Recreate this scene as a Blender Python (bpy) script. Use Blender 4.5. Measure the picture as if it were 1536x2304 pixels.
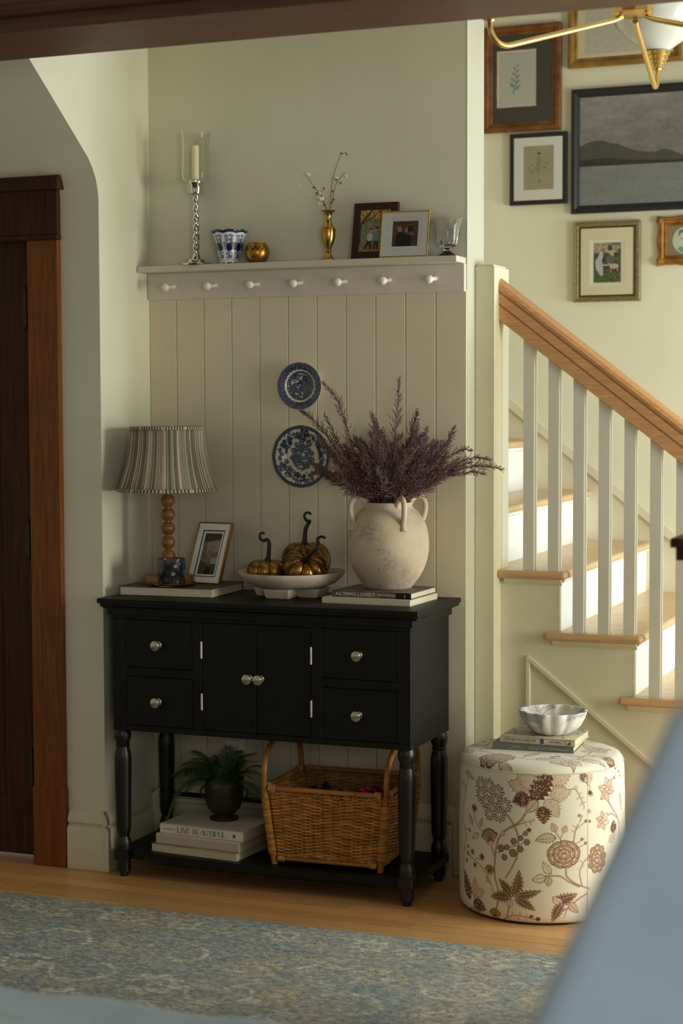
import bpy, bmesh, math, random
import numpy as np
from mathutils import Vector, Matrix
PI = math.pi
SC = bpy.context.scene
COL = SC.collection
for o in list(bpy.data.objects):
    bpy.data.objects.remove(o)

# ------------------------------------------------------------------ camera
def setup_camera():
    yaw, pit, rol = math.radians(21.65), math.radians(3.43), math.radians(-0.198)
    f = Vector((-math.sin(yaw)*math.cos(pit), math.cos(yaw)*math.cos(pit), -math.sin(pit)))
    r = Vector((math.cos(yaw), math.sin(yaw), 0)); u = r.cross(f)
    r2 = r*math.cos(rol) + u*math.sin(rol); u2 = -r*math.sin(rol) + u*math.cos(rol)
    cd = bpy.data.cameras.new('camera'); cam = bpy.data.objects.new('camera', cd); COL.objects.link(cam)
    m = Matrix.Identity(4)
    for i in range(3):
        m[i][0], m[i][1], m[i][2] = r2[i], u2[i], -f[i]
    m[0][3], m[1][3], m[2][3] = 0, 0, 1.45
    cam.matrix_world = m
    cd.sensor_fit = 'VERTICAL'; cd.sensor_height = 36; cd.sensor_width = 24; cd.lens = 3990/2304*36
    cd.clip_start = 0.05; cd.clip_end = 60
    cd.dof.use_dof = True; cd.dof.focus_distance = 5.30; cd.dof.aperture_fstop = 2.7
    SC.camera = cam
setup_camera()

# ------------------------------------------------------------------ light
def setup_light():
    w = bpy.data.worlds.new('world'); SC.world = w; w.use_nodes = True
    bg = w.node_tree.nodes['Background']
    bg.inputs[0].default_value = (1.0, 0.93, 0.80, 1); bg.inputs[1].default_value = WORLD
    def area(name, loc, target, sx, sy, power, col):
        l = bpy.data.lights.new(name, 'AREA'); l.shape = 'RECTANGLE'; l.size = sx; l.size_y = sy
        l.energy = power; l.color = col
        o = bpy.data.objects.new(name, l); COL.objects.link(o); o.location = loc
        d = (Vector(target)-Vector(loc)).normalized()
        o.rotation_euler = d.to_track_quat('-Z', 'Y').to_euler()
        return o
    area('hall_window_daylight', (1.62, 4.52, 1.32), (-2.7, 5.0, 1.5), 0.85, 1.35, HALL, (0.97, 1.0, 0.88))
    area('front_door_daylight', (1.62, 5.95, 1.15), (-1.3, 5.95, 1.0), 0.9, 1.7, DOOR, (0.80, 0.95, 1.0))
    area('near_room_window_daylight', (1.5, -1.1, 1.55), (-0.1, 1.5, 1.0), 1.0, 1.3, ROOM, (0.86, 0.95, 1.0))
    SC.view_settings.view_transform = 'Standard'; SC.view_settings.look = 'None'
    SC.view_settings.gamma = 1; SC.view_settings.use_curve_mapping = False
    SC.view_settings.exposure = EXPOSURE
    SC.cycles.use_denoising = True; SC.cycles.max_bounces = 8; SC.cycles.diffuse_bounces = 4
    SC.cycles.transmission_bounces = 8; SC.cycles.glossy_bounces = 4; SC.cycles.transparent_max_bounces = 12
    SC.cycles.caustics_reflective = False; SC.cycles.caustics_refractive = False
    SC.cycles.sample_clamp_indirect = 4
WORLD, HALL, DOOR, ROOM, EXPOSURE = 0.34, 66, 84, 38, 0.0
setup_light()

# ------------------------------------------------------------------ mesh helpers
class MB:
    """collects verts, faces, uvs, material slots"""
    def __init__(s):
        s.v = []; s.f = []; s.uv = []; s.m = []
    def add(s, verts, faces, uvs=None, m=0):
        n = len(s.v); s.v += [tuple(p) for p in verts]
        for i, f in enumerate(faces):
            s.f.append(tuple(n+k for k in f)); s.m.append(m)
            s.uv.append(uvs[i] if uvs else None)
        return s
    def box(s, x0, x1, y0, y1, z0, z1, m=0, b=0):
        if b <= 0:
            V = [(x, y, z) for x in (x0, x1) for y in (y0, y1) for z in (z0, z1)]
            F = [(0, 1, 3, 2), (4, 6, 7, 5), (0, 4, 5, 1), (2, 3, 7, 6), (0, 2, 6, 4), (1, 5, 7, 3)]
            return s.add(V, F, None, m)
        V = []; idx = {}
        X, Y, Z = (x0, x1), (y0, y1), (z0, z1)
        for i in (0, 1):
            for j in (0, 1):
                for k in (0, 1):
                    sx, sy, sz = (1 if i == 0 else -1)*b, (1 if j == 0 else -1)*b, (1 if k == 0 else -1)*b
                    idx[i, j, k, 0] = len(V); V.append((X[i], Y[j]+sy, Z[k]+sz))
                    idx[i, j, k, 1] = len(V); V.append((X[i]+sx, Y[j], Z[k]+sz))
                    idx[i, j, k, 2] = len(V); V.append((X[i]+sx, Y[j]+sy, Z[k]))
        F = []
        q = [(0, 0), (0, 1), (1, 1), (1, 0)]
        for i in (0, 1):
            F.append([idx[i, a, c, 0] for a, c in q]); F.append([idx[a, i, c, 1] for a, c in q]); F.append([idx[a, c, i, 2] for a, c in q])
        for a in (0, 1):
            for c in (0, 1):
                F.append([idx[a, c, 0, 0], idx[a, c, 1, 0], idx[a, c, 1, 1], idx[a, c, 0, 1]])
                F.append([idx[a, 0, c, 0], idx[a, 1, c, 0], idx[a, 1, c, 2], idx[a, 0, c, 2]])
                F.append([idx[0, a, c, 1], idx[1, a, c, 1], idx[1, a, c, 2], idx[0, a, c, 2]])
        for i in (0, 1):
            for j in (0, 1):
                for k in (0, 1):
                    F.append([idx[i, j, k, 0], idx[i, j, k, 1], idx[i, j, k, 2]])
        return s.add(V, F, None, m)
    def lathe(s, prof, n=32, c=(0, 0, 0), m=0, fn=None, uvw=None):
        """prof: (r,z) list from bottom to top; fn(theta, r, z, i)->(r,z); uv = (theta, index)"""
        V = []; F = []; U = []
        L = len(prof)
        for i, (r, z) in enumerate(prof):
            for k in range(n):
                t = 2*PI*k/n
                rr, zz = fn(t, r, z, i) if fn else (r, z)
                V.append((c[0]+rr*math.cos(t), c[1]+rr*math.sin(t), c[2]+zz))
        acc = [0]
        for i in range(1, L):
            acc.append(acc[-1]+math.hypot(prof[i][0]-prof[i-1][0], prof[i][1]-prof[i-1][1]))
        tot = acc[-1] or 1
        for i in range(L-1):
            for k in range(n):
                k2 = (k+1) % n
                if prof[i][0] < 1e-6 and prof[i+1][0] < 1e-6: continue
                F.append((i*n+k, i*n+k2, (i+1)*n+k2, (i+1)*n+k))
                a, b2 = acc[i]/tot, acc[i+1]/tot
                U.append([(k/n, a), ((k+1)/n, a), ((k+1)/n, b2), (k/n, b2)])
        return s.add(V, F, U, m)
    def tube(s, pts, rad, n=8, m=0, cap=True):
        P = [Vector(p) for p in pts]; L = len(P)
        R = rad if hasattr(rad, '__len__') else [rad]*L
        V = []; F = []
        t0 = (P[1]-P[0]).normalized()
        a = Vector((0, 0, 1)) if abs(t0.z) < .9 else Vector((1, 0, 0))
        nrm = t0.cross(a).normalized()
        for i in range(L):
            t = (P[min(i+1, L-1)]-P[max(i-1, 0)])
            t = t.normalized() if t.length > 1e-9 else t0
            nrm = (nrm - t*nrm.dot(t))
            nrm = nrm.normalized() if nrm.length > 1e-6 else t.orthogonal().normalized()
            bn = t.cross(nrm)
            for k in range(n):
                an = 2*PI*k/n
                V.append(P[i]+(nrm*math.cos(an)+bn*math.sin(an))*R[i])
        for i in range(L-1):
            for k in range(n):
                k2 = (k+1) % n
                F.append((i*n+k, i*n+k2, (i+1)*n+k2, (i+1)*n+k))
        if cap:
            F.append(tuple(range(n-1, -1, -1))); F.append(tuple((L-1)*n+k for k in range(n)))
        return s.add(V, F, None, m)
    def prism(s, poly, axis, a0, a1, m=0, uv=False):
        """extrude a polygon (list of 2D) along axis: 'x' -> poly is (y,z); 'y' -> (x,z); 'z' -> (x,y)"""
        def P(p, a):
            return {'x': (a, p[0], p[1]), 'y': (p[0], a, p[1]), 'z': (p[0], p[1], a)}[axis]
        n = len(poly)
        V = [P(p, a0) for p in poly]+[P(p, a1) for p in poly]
        F = [tuple(range(n)), tuple(range(2*n-1, n-1, -1))]+[(i, (i+1) % n, n+(i+1) % n, n+i) for i in range(n)]
        return s.add(V, F, None, m)
    def sphere(s, c, r, n=16, k=10, m=0, sx=1, sy=1, sz=1):
        V = []; F = []
        for i in range(k+1):
            ph = PI*i/k
            for j in range(n):
                t = 2*PI*j/n
                V.append((c[0]+sx*r*math.sin(ph)*math.cos(t), c[1]+sy*r*math.sin(ph)*math.sin(t), c[2]-sz*r*math.cos(ph)))
        for i in range(k):
            for j in range(n):
                j2 = (j+1) % n
                F.append((i*n+j, i*n+j2, (i+1)*n+j2, (i+1)*n+j))
        return s.add(V, F, None, m)
    def quad(s, p, uv=((0, 0), (1, 0), (1, 1), (0, 1)), m=0):
        return s.add(p, [(0, 1, 2, 3)], [list(uv)], m)
    def xf(s, mat, start=0):
        for i in range(start, len(s.v)):
            s.v[i] = tuple(mat @ Vector(s.v[i]))
        return s
    def mesh(s, name, smooth=35):
        me = bpy.data.meshes.new(name)
        me.from_pydata(s.v, [], s.f)
        if any(u is not None for u in s.uv):
            lay = me.uv_layers.new(name='uv').data
            i = 0
            for f, u in zip(s.f, s.uv):
                for k in range(len(f)):
                    if u: lay[i].uv = u[k]
                    i += 1
        if any(s.m):
            me.polygons.foreach_set('material_index', s.m)
        bm = bmesh.new(); bm.from_mesh(me)
        bmesh.ops.remove_doubles(bm, verts=bm.verts, dist=1e-6)
        bmesh.ops.recalc_face_normals(bm, faces=bm.faces)
        bm.to_mesh(me); bm.free()
        if smooth:
            me.polygons.foreach_set('use_smooth', [True]*len(me.polygons))
            me.set_sharp_from_angle(angle=math.radians(smooth))
        me.update()
        return me

def link(name, me, mats, parent=None, loc=(0, 0, 0), rot=(0, 0, 0)):
    o = bpy.data.objects.new(name, me); COL.objects.link(o)
    for m in (mats if isinstance(mats, (list, tuple)) else [mats]):
        me.materials.append(m)
    o.location = loc; o.rotation_euler = rot
    if parent: o.parent = parent
    return o
def build(name, mb, mats, parent=None, smooth=35, loc=(0, 0, 0), rot=(0, 0, 0)):
    return link(name, mb.mesh(name, smooth), mats, parent, loc, rot)
def tag(o, label, cat, group=None):
    o['label'] = label; o['category'] = cat
    if group: o['group'] = group
    return o
def thing(name, label, cat, loc=(0, 0, 0), rot=(0, 0, 0), group=None):
    o = bpy.data.objects.new(name, None); COL.objects.link(o)
    o.location = loc; o.rotation_euler = rot; o.empty_display_size = .05
    return tag(o, label, cat, group)
def struct(name, mb, mats, parent=None, smooth=35):
    o = build(name, mb, mats, parent, smooth); o['kind'] = 'structure'
    return o
def copy_to(o, parent=None, loc=None, rot=None):
    c = o.copy(); COL.objects.link(c)
    if parent is not None: c.parent = parent
    if loc is not None: c.location = loc
    if rot is not None: c.rotation_euler = rot
    return c
def arc(c, r, a0, a1, n, plane='xz'):
    out = []
    for i in range(n+1):
        a = a0+(a1-a0)*i/n
        p, q = r*math.cos(a), r*math.sin(a)
        out.append({'xz': (c[0]+p, c[1], c[2]+q), 'yz': (c[0], c[1]+p, c[2]+q), 'xy': (c[0]+p, c[1]+q, c[2])}[plane])
    return out
def smoothpath(P, n=8):
    """Catmull-Rom through points"""
    P = [Vector(p) for p in P]; out = []
    Q = [P[0]*2-P[1]]+P+[P[-1]*2-P[-2]]
    for i in range(1, len(Q)-2):
        for k in range(n):
            t = k/n
            a, b, c, d = Q[i-1], Q[i], Q[i+1], Q[i+2]
            out.append(.5*((2*b)+(c-a)*t+(2*a-5*b+4*c-d)*t*t+(3*b-a-3*c+d)*t**3))
    out.append(P[-1])
    return out
def text_mesh(txt, h, w=None, depth=.0003):
    """flat lettering from the built-in font, in the x-z plane facing -y, origin at its left baseline"""
    cu = bpy.data.curves.new('lettering', 'FONT'); cu.body = txt; cu.size = 1; cu.extrude = .004; cu.resolution_u = 3
    o = bpy.data.objects.new('lettering', cu); COL.objects.link(o)
    dg = bpy.context.evaluated_depsgraph_get(); dg.update()
    me = bpy.data.meshes.new_from_object(o.evaluated_get(dg))
    bpy.data.objects.remove(o); bpy.data.curves.remove(cu)
    xs = [v.co.x for v in me.vertices]; ys = [v.co.y for v in me.vertices]
    x0, x1, y0, y1 = min(xs), max(xs), min(ys), max(ys)
    sy = h/(y1-y0); sx = w/(x1-x0) if w else sy
    for v in me.vertices:
        v.co = ((v.co.x-x0)*sx, -depth if v.co.z > 0 else depth*.3, (v.co.y-y0)*sy)
    return me

# ------------------------------------------------------------------ materials
def srgb(c):
    return tuple(((x/255)/12.92 if x/255 <= .04045 else ((x/255+.055)/1.055)**2.4) for x in c)
MATS = {}
def mat(name, col, rough=.6, metal=0, var=0, scale=20, bump=0, bscale=60, stretch=(1, 1, 1), spec=.5, image=None, coat=0, sheen=0, col2=None, detail=4):
    if name in MATS: return MATS[name]
    m = bpy.data.materials.new(name); m.use_nodes = True; MATS[name] = m
    nt = m.node_tree; N = nt.nodes; b = N['Principled BSDF']
    c = srgb(col)
    b.inputs['Base Color'].default_value = (*c, 1); b.inputs['Roughness'].default_value = rough; b.inputs['Metallic'].default_value = metal
    b.inputs['Specular IOR Level'].default_value = spec
    b.inputs['Coat Weight'].default_value = coat; b.inputs['Coat Roughness'].default_value = .15
    if sheen: b.inputs['Sheen Weight'].default_value = sheen; b.inputs['Sheen Roughness'].default_value = .5
    def coords():
        t = N.new('ShaderNodeTexCoord'); mp = N.new('ShaderNodeMapping'); mp.inputs['Scale'].default_value = stretch
        nt.links.new(t.outputs['Object'], mp.inputs['Vector']); return mp
    if image is not None:
        t = N.new('ShaderNodeTexImage'); t.image = image; t.extension = 'REPEAT'
        nt.links.new(t.outputs['Color'], b.inputs['Base Color'])
    elif var or col2:
        mp = coords(); no = N.new('ShaderNodeTexNoise'); no.inputs['Scale'].default_value = scale; no.inputs['Detail'].default_value = detail
        nt.links.new(mp.outputs[0], no.inputs['Vector'])
        r = N.new('ShaderNodeValToRGB')
        d = col2 if col2 else tuple(max(0, x*(1-var)) for x in col)
        e = col if col2 else tuple(min(255, x*(1+var*.6)) for x in col)
        r.color_ramp.elements[0].position = .32; r.color_ramp.elements[1].position = .68
        r.color_ramp.elements[0].color = (*srgb(d), 1); r.color_ramp.elements[1].color = (*srgb(e), 1)
        nt.links.new(no.outputs['Fac'], r.inputs[0]); nt.links.new(r.outputs[0], b.inputs['Base Color'])
    if bump:
        mp = coords(); no = N.new('ShaderNodeTexNoise'); no.inputs['Scale'].default_value = bscale; no.inputs['Detail'].default_value = 3
        nt.links.new(mp.outputs[0], no.inputs['Vector'])
        bp = N.new('ShaderNodeBump'); bp.inputs['Strength'].default_value = bump; bp.inputs['Distance'].default_value = .003
        nt.links.new(no.outputs['Fac'], bp.inputs['Height']); nt.links.new(bp.outputs[0], b.inputs['Normal'])
    return m
def glassmat(name, col=(1, 1, 1), ior=1.45, rough=0, thin=False, trans=.9):
    if name in MATS: return MATS[name]
    m = bpy.data.materials.new(name); m.use_nodes = True; MATS[name] = m
    nt = m.node_tree; N = nt.nodes
    if not thin:
        b = N['Principled BSDF']; b.inputs['Base Color'].default_value = (*col, 1); b.inputs['Roughness'].default_value = rough
        b.inputs['Transmission Weight'].default_value = 1; b.inputs['IOR'].default_value = ior
        return m
    out = N['Material Output']; N.remove(N['Principled BSDF'])
    tr = N.new('ShaderNodeBsdfTransparent'); tr.inputs[0].default_value = (*col, 1)
    gl = N.new('ShaderNodeBsdfGlossy'); gl.inputs['Roughness'].default_value = rough
    fr = N.new('ShaderNodeFresnel'); fr.inputs[0].default_value = ior
    mx = N.new('ShaderNodeMixShader')
    nt.links.new(fr.outputs[0], mx.inputs[0]); nt.links.new(tr.outputs[0], mx.inputs[1]); nt.links.new(gl.outputs[0], mx.inputs[2])
    nt.links.new(mx.outputs[0], out.inputs[0])
    return m

# ------------------------------------------------------------------ flat prints, painted here with numpy
class Canvas:
    def __init__(s, w, h, ppu, ox, oy, col):
        """w x h in units, ppu pixels per unit, (ox,oy) = unit coordinates of the lower-left corner"""
        s.W, s.H, s.p, s.ox, s.oy = int(round(w*ppu)), int(round(h*ppu)), ppu, ox, oy
        s.a = np.empty((s.H, s.W, 3), np.float32); s.a[:] = np.array(col)/255.
    def poly(s, pts, col, alpha=1.0):
        q = np.array([((x-s.ox)*s.p, (y-s.oy)*s.p) for x, y in pts])
        x0, y0 = np.floor(q.min(0)).astype(int); x1, y1 = np.ceil(q.max(0)).astype(int)+1
        x0, y0, x1, y1 = max(x0, 0), max(y0, 0), min(x1, s.W), min(y1, s.H)
        if x0 >= x1 or y0 >= y1: return
        X = np.arange(x0, x1)+.5; Y = (np.arange(y0, y1)+.5)[:, None]
        ins = np.zeros((y1-y0, x1-x0), bool)
        n = len(q)
        for i in range(n):
            ax, ay = q[i]; bx, by = q[(i+1) % n]
            if ay == by: continue
            c = (ay > Y) != (by > Y)
            ins ^= c & (X < (bx-ax)*(Y-ay)/(by-ay)+ax)
        reg = s.a[y0:y1, x0:x1]
        reg[ins] = reg[ins]*(1-alpha)+np.array(col, np.float32)/255.*alpha
    def line(s, pts, w, col, w2=None):
        P = [np.array(p, float) for p in pts]; n = len(P); L = []; R = []
        for i in range(n):
            t = P[min(i+1, n-1)]-P[max(i-1, 0)]; l = np.hypot(*t) or 1
            nn = np.array((-t[1], t[0]))/l
            ww = (w if w2 is None else w+(w2-w)*i/max(n-1, 1))/2
            L.append(P[i]+nn*ww); R.append(P[i]-nn*ww)
        s.poly(L+R[::-1], col)
    def ell(s, x, y, rx, ry, col, rot=0, n=20, alpha=1.0):
        c, d = math.cos(rot), math.sin(rot)
        s.poly([(x+rx*math.cos(t)*c-ry*math.sin(t)*d, y+rx*math.cos(t)*d+ry*math.sin(t)*c) for t in [2*PI*k/n for k in range(n)]], col, alpha)
    def rect(s, x0, y0, x1, y1, col):
        s.poly([(x0, y0), (x1, y0), (x1, y1), (x0, y1)], col)
    def noise(s, amp, cell=1, seed=0, aspect=1):
        rg = np.random.default_rng(seed)
        h, w = max(2, int(s.H/cell)), max(2, int(s.W/(cell*aspect)))
        g = rg.random((h, w)).astype(np.float32)
        yy = np.linspace(0, h-1.001, s.H); xx = np.linspace(0, w-1.001, s.W)
        yi, xi = yy.astype(int), xx.astype(int); fy, fx = (yy-yi)[:, None], (xx-xi)[None]
        n = (g[yi][:, xi]*(1-fx)+g[yi][:, xi+1]*fx)*(1-fy)+(g[yi+1][:, xi]*(1-fx)+g[yi+1][:, xi+1]*fx)*fy
        if amp: s.a += ((n-.5)*amp)[..., None]
        return n
    def image(s, name):
        im = bpy.data.images.new(name, s.W, s.H)
        px = np.ones((s.H, s.W, 4), np.float32); px[..., :3] = np.clip(s.a, 0, 1)
        im.pixels.foreach_set(px.ravel()); im.update(); im.pack()
        return im

# ================================================================== THE SETTING
M_wall = mat('plaster_paint', (220, 215, 190), .85, var=.02, scale=3, bump=.06, bscale=90)
M_board = mat('beadboard_paint', (219, 205, 178), .55, var=.02, scale=5, bump=.03, bscale=200)
M_trim = mat('cream_trim_paint', (212, 203, 176), .45, var=.02, scale=6)
M_white = mat('white_riser_paint', (236, 235, 230), .4, var=.02, scale=6)
M_bal = mat('baluster_paint', (206, 200, 184), .45, var=.02, scale=6)
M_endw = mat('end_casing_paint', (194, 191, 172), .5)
M_rail = mat('peg_rail_paint', (214, 200, 184), .5, var=.02, scale=8)
M_ceil = mat('ceiling_paint', (225, 220, 205), .9)
M_dark = mat('dark_stained_wood', (78, 40, 16), .55, col2=(50, 24, 9), scale=9, stretch=(14, 14, .8), spec=.25)
M_darkx = mat('dark_stained_beam_wood', (104, 60, 34), .5, col2=(80, 44, 24), scale=8, stretch=(.7, 12, 12), coat=.05)
M_casing = mat('reddish_casing_wood', (134, 78, 28), .5, col2=(104, 56, 18), scale=9, stretch=(14, 14, .8), spec=.3)
M_oak = [mat('oak_floor_%d' % i, c, .42, col2=d, scale=10, stretch=(1.2, 22, 22), coat=.12) for i, (c, d) in enumerate([
    ((212, 162, 106), (190, 140, 88)), ((202, 152, 98), (180, 130, 80)), ((220, 172, 116), (202, 152, 96)), ((208, 160, 106), (186, 138, 88))])]
M_tread = mat('oak_tread', (214, 180, 134), .4, col2=(196, 160, 114), scale=9, stretch=(1.5, 1.5, 20), coat=.15)
M_treadx = mat('oak_nosing', (204, 164, 118), .4, col2=(182, 142, 98), scale=9, stretch=(1.2, 22, 22), coat=.15)
M_hrail = mat('oak_handrail', (206, 154, 104), .38, col2=(184, 132, 84), scale=9, stretch=(1.4, 20, 20), coat=.2)
M_void = mat('dark_gap', (14, 10, 8), .9)
M_iron = mat('dark_bronze', (70, 60, 50), .45, metal=.8)

XL, XE, YB, YG, ZC = -2.712, -1.635, 5.155, 6.59, 2.9

# floor: slab with individual oak strips where the boards can be told apart
fl = struct('floor', MB().box(-4.6, 2.2, -1.5, 6.8, -.12, -.012), mat('dark_subfloor', (70, 46, 26), .8))
rng = random.Random(4)
bh = {}
y = 4.398; row = 0
while y < 5.30:
    x = -3.75-rng.random()*.9
    while x < -.1:
        ln = rng.uniform(.55, 1.5)
        x1 = min(x+ln, .45)
        x0c = max(x, -3.7)
        if x1 > -3.65:
            key = None
            me = MB().box(x0c+.0005, x1-.0005, y+.0006, y+.0569, -.0125, rng.uniform(-.0004, .0002)).mesh('plank', 20)
            p = link('plank', me, M_oak[rng.randrange(4)], fl)
        x += ln
    y += .0575; row += 1

# left wall: plain face with an opening for the door, curving forward into a sloped soffit above
prof = [(4.823, 0), (4.823, 2.085), (4.818, 2.115), (4.806, 2.148), (4.786, 2.178), (4.762, 2.203), (4.638, 2.293), (4.432, 2.441), (4.15, 2.644), (3.9, 2.824), (3.9, ZC), (5.33, ZC), (5.33, 0)]
profA = [(4.823, 1.985)]+prof[1:12]+[(5.33, 1.985)]
wl = MB().prism(prof, 'x', -2.955, XL); wl.prism(profA, 'x', -4.4, -2.955)
struct('wall_left', wl, M_wall, smooth=30)
# back wall of the alcove (plaster above, tongue-and-groove boards below), ending in a narrow return face
wb = struct('wall_back', MB().box(XL-.02, XE-.003, YB, YB+.17, 0, ZC), M_wall)
build('end_casing', MB().box(XE-.003, XE, YB-.0005, YB+.1705, 0, ZC), M_endw, wb, 0)
nb = 11; bw = (XE-XL)/nb
for i in range(nb):
    x0, x1 = XL+i*bw, XL+(i+1)*bw
    g = .0006; c = .0018
    x1e = x1 if i == nb-1 else x1-g
    pl = [(x0+g, YB+.001), (x0+g, YB-.006+c), (x0+g+c, YB-.006), (x1e-c, YB-.006), (x1e, YB-.006+c), (x1e, YB+.001)]
    build('plank', MB().prism(pl, 'z', .02, 1.80), M_board, wb, smooth=0)
struct('wall_gallery', MB().box(-2.9, 2.0, YG, YG+.1, 0, 3.4), M_wall)
struct('wall_stairwell', MB().box(-2.9, -2.75, 5.325, YG, 0, 3.4), M_wall)
# right wall with the hall window and the glazed front door the daylight comes through
wr = MB()
for (a, b2, c, d) in [(3.4, 4.06, 0, ZC), (4.98, 5.45, 0, ZC), (6.45, 6.69, 0, ZC), (4.06, 4.98, 0, .60), (4.06, 4.98, 2.04, ZC), (5.45, 6.45, 0, .25), (5.45, 6.45, 2.05, ZC)]:
    wr.box(1.66, 1.8, a, b2, c, d)
struct('wall_right', wr, M_wall)
for nm, (a, b2, c, d) in (('window_1', (4.06, 4.98, .60, 2.04)), ('window_2', (5.45, 6.45, .25, 2.05))):
    f = MB()
    f.box(1.69, 1.77, a, a+.035, c, d); f.box(1.69, 1.77, b2-.035, b2, c, d); f.box(1.69, 1.77, a, b2, c, c+.035); f.box(1.69, 1.77, a, b2, d-.035, d)
    struct(nm, f, M_trim)
struct('ceiling', MB().box(-4.6, 2.2, -1.5, 5.325, ZC, ZC+.1), M_ceil)
struct('wall_west', MB().box(-4.5, -4.4, -1.5, 5.33, 0, ZC), M_wall)

# header beam of the room opening (dark wood, with a bead along its lower front edge)
bm_ = struct('trim_1', MB().box(-4.4, 1.66, 3.80, 4.10, 2.366, ZC), M_darkx)
mo = MB(); pr = [(3.80, 2.400), (3.772, 2.402), (3.764, 2.412), (3.768, 2.424), (3.782, 2.430), (3.786, 2.60), (3.80, 2.60)]
mo.prism(pr, 'x', -4.39, 1.65); o = build('moulding', mo, M_darkx, bm_)
# half wall with a dark wooden ledge at the right of the opening
hw = struct('wall_opening', MB().box(-.690, 1.66, 3.83, 4.07, 0, 1.115), M_wall)
build('ledge', MB().box(-.744, 1.66, 3.78, 4.12, 1.144, 1.164, b=.002), M_dark, hw)
build('apron', MB().box(-.735, 1.66, 3.80, 4.10, 1.115, 1.144, b=.002), M_dark, hw)

# baseboards
def baseprof(y0, h, hb, d=-1):
    return [(y0, 0), (y0+d*.022, 0), (y0+d*.022, hb-.008), (y0+d*.017, hb), (y0+d*.010, hb+.002), (y0+d*.010, hb+.006), (y0+d*.018, hb+.012), (y0+d*.016, hb+.03), (y0+d*.006, h-.004), (y0+d*.004, h), (y0, h)]
bl = MB().prism(baseprof(4.823, .187, .135), 'x', -2.838, XL)
struct('baseboard_left', bl, M_trim)
ba = MB().prism([(XL-q[0], q[1]) for q in baseprof(0, .187, .135)], 'y', 4.801, 5.128)
struct('baseboard_alcove', ba, M_trim)
bb = MB().prism(baseprof(YB-.004, .215, .158), 'x', XL+.025, -1.676)
struct('baseboard_back', bb, M_trim)
be = MB().prism([(XE-q[0], q[1]) for q in baseprof(0, .205, .15)], 'y', 5.133, 5.232)
struct('baseboard_end', be, M_trim)

# door, its casing, head, plinth and hinges
d1 = struct('door_1', MB().box(-3.80, -2.967, 4.862, 4.90, .012, 1.972), M_dark)
p = MB()
for (a, b2, c, d) in [(-3.66, -3.10, .2, .85), (-3.66, -3.10, 1.0, 1.82)]:
    p.box(a, b2, 4.858, 4.863, c, d, b=.002)
build('panel', p, M_dark, d1)
j = MB(); j.box(-2.967, -2.9545, 4.823, 4.93, 0, 1.985); j.box(-3.82, -2.9545, 4.823, 4.93, 1.973, 1.985); j.box(-3.82, -3.80, 4.823, 4.93, 0, 1.985)
build('jamb', j, M_casing, d1)
build('casing', MB().box(-2.956, -2.846, 4.80, 4.8225, .25, 1.965, b=.002), M_casing, d1)
build('plinth_block', MB().box(-2.960, -2.842, 4.797, 4.8225, 0, .252, b=.003), M_casing, d1)
h = MB(); h.box(-3.9, -2.842, 4.793, 4.8225, 1.965, 1.982, b=.004); h.box(-3.9, -2.846, 4.80, 4.8225, 1.982, 2.118, b=.001)
h.prism([(4.8225, 2.118), (4.775, 2.118), (4.775, 2.150), (4.783, 2.160), (4.8225, 2.166)], 'x', -3.92, -2.829)
build('head_casing', h, M_dark, d1)
for z in (1.76, 1.03, .30):
    h = MB().tube([(-2.9940, 4.853, z-.055), (-2.9940, 4.853, z+.055)], .006, 8)
    h.sphere((-2.9940, 4.853, z+.060), .0065, 8, 6); h.sphere((-2.9940, 4.853, z-.060), .0065, 8, 6)
    h.box(-3.010, -2.980, 4.858, 4.864, z-.05, z+.05)
    build('hinge', h, M_iron, d1)
# ================================================================== STAIRCASE
st = thing('staircase', 'white painted staircase with oak treads, square balusters and oak handrail beside the alcove', 'staircase', (-1.2, 5.9, 0))
def sp(name, mb, m, smooth=35):
    o = build(name, mb, m, st, smooth); o.location = (1.2, -5.9, 0); return o
RISE, RUN, YS, YT = .188, .235, 5.304, 5.266
def rx(k): return -1.384-RUN*(k-5)
for k in range(1, 11):
    z = RISE*k; xr = rx(k)
    ys = YT if k <= 5 else 5.392
    yr = YS+.0202 if k <= 5 else 5.392
    x0 = rx(k+1)-.003 if k != 5 else rx(6)-.003
    # tread: rounded front nosing and rounded return along the open side
    r = .013
    def halfround(c, n=6):
        return [(c+r*math.sin(PI*i/n), z-r+r*math.cos(PI*i/n)) for i in range(n+1)]
    t = MB(); xn = xr+.029-r
    pf = [(x0, z)]+halfround(xn)+[(x0, z-2*r)]
    t.prism(pf, 'y', ys+r, YG-.001)
    o = sp('tread', t, M_tread)
    if k <= 5:
        xa = x0+.02 if k == 5 else x0-.028
        if k == 5: xa = -1.570
        n = MB()
        rp = [(YT+r-r*math.sin(PI*i/6), z-r+r*math.cos(PI*i/6)) for i in range(7)]
        n.prism([(a, b2) for a, b2 in rp], 'x', xa, xn)
        n.sphere((xn, YT+r, z-r), r, 12, 8)
        if k < 5: n.sphere((xa, YT+r, z-r), r, 12, 8)
        sp('nosing', n, M_treadx)
        cv = MB().prism([(YS-.0005, z-2*r), (YS-.018, z-2*r), (YS-.016, z-2*r-.006), (YS-.008, z-2*r-.014), (YS-.0005, z-2*r-.02)], 'x', xa+.012, xr+.008)
        sp('cove_moulding', cv, M_trim)
    ri = MB().box(xr-.016, xr, yr, YG-.001, z-RISE, z-2*r-.0005)
    ri.prism([(xr, z-2*r-.0005), (xr+.012, z-2*r-.0005), (xr+.010, z-2*r-.008), (xr+.0, z-2*r-.016)], 'y', yr, YG-.001)
    sp('riser', ri, M_white)
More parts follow.
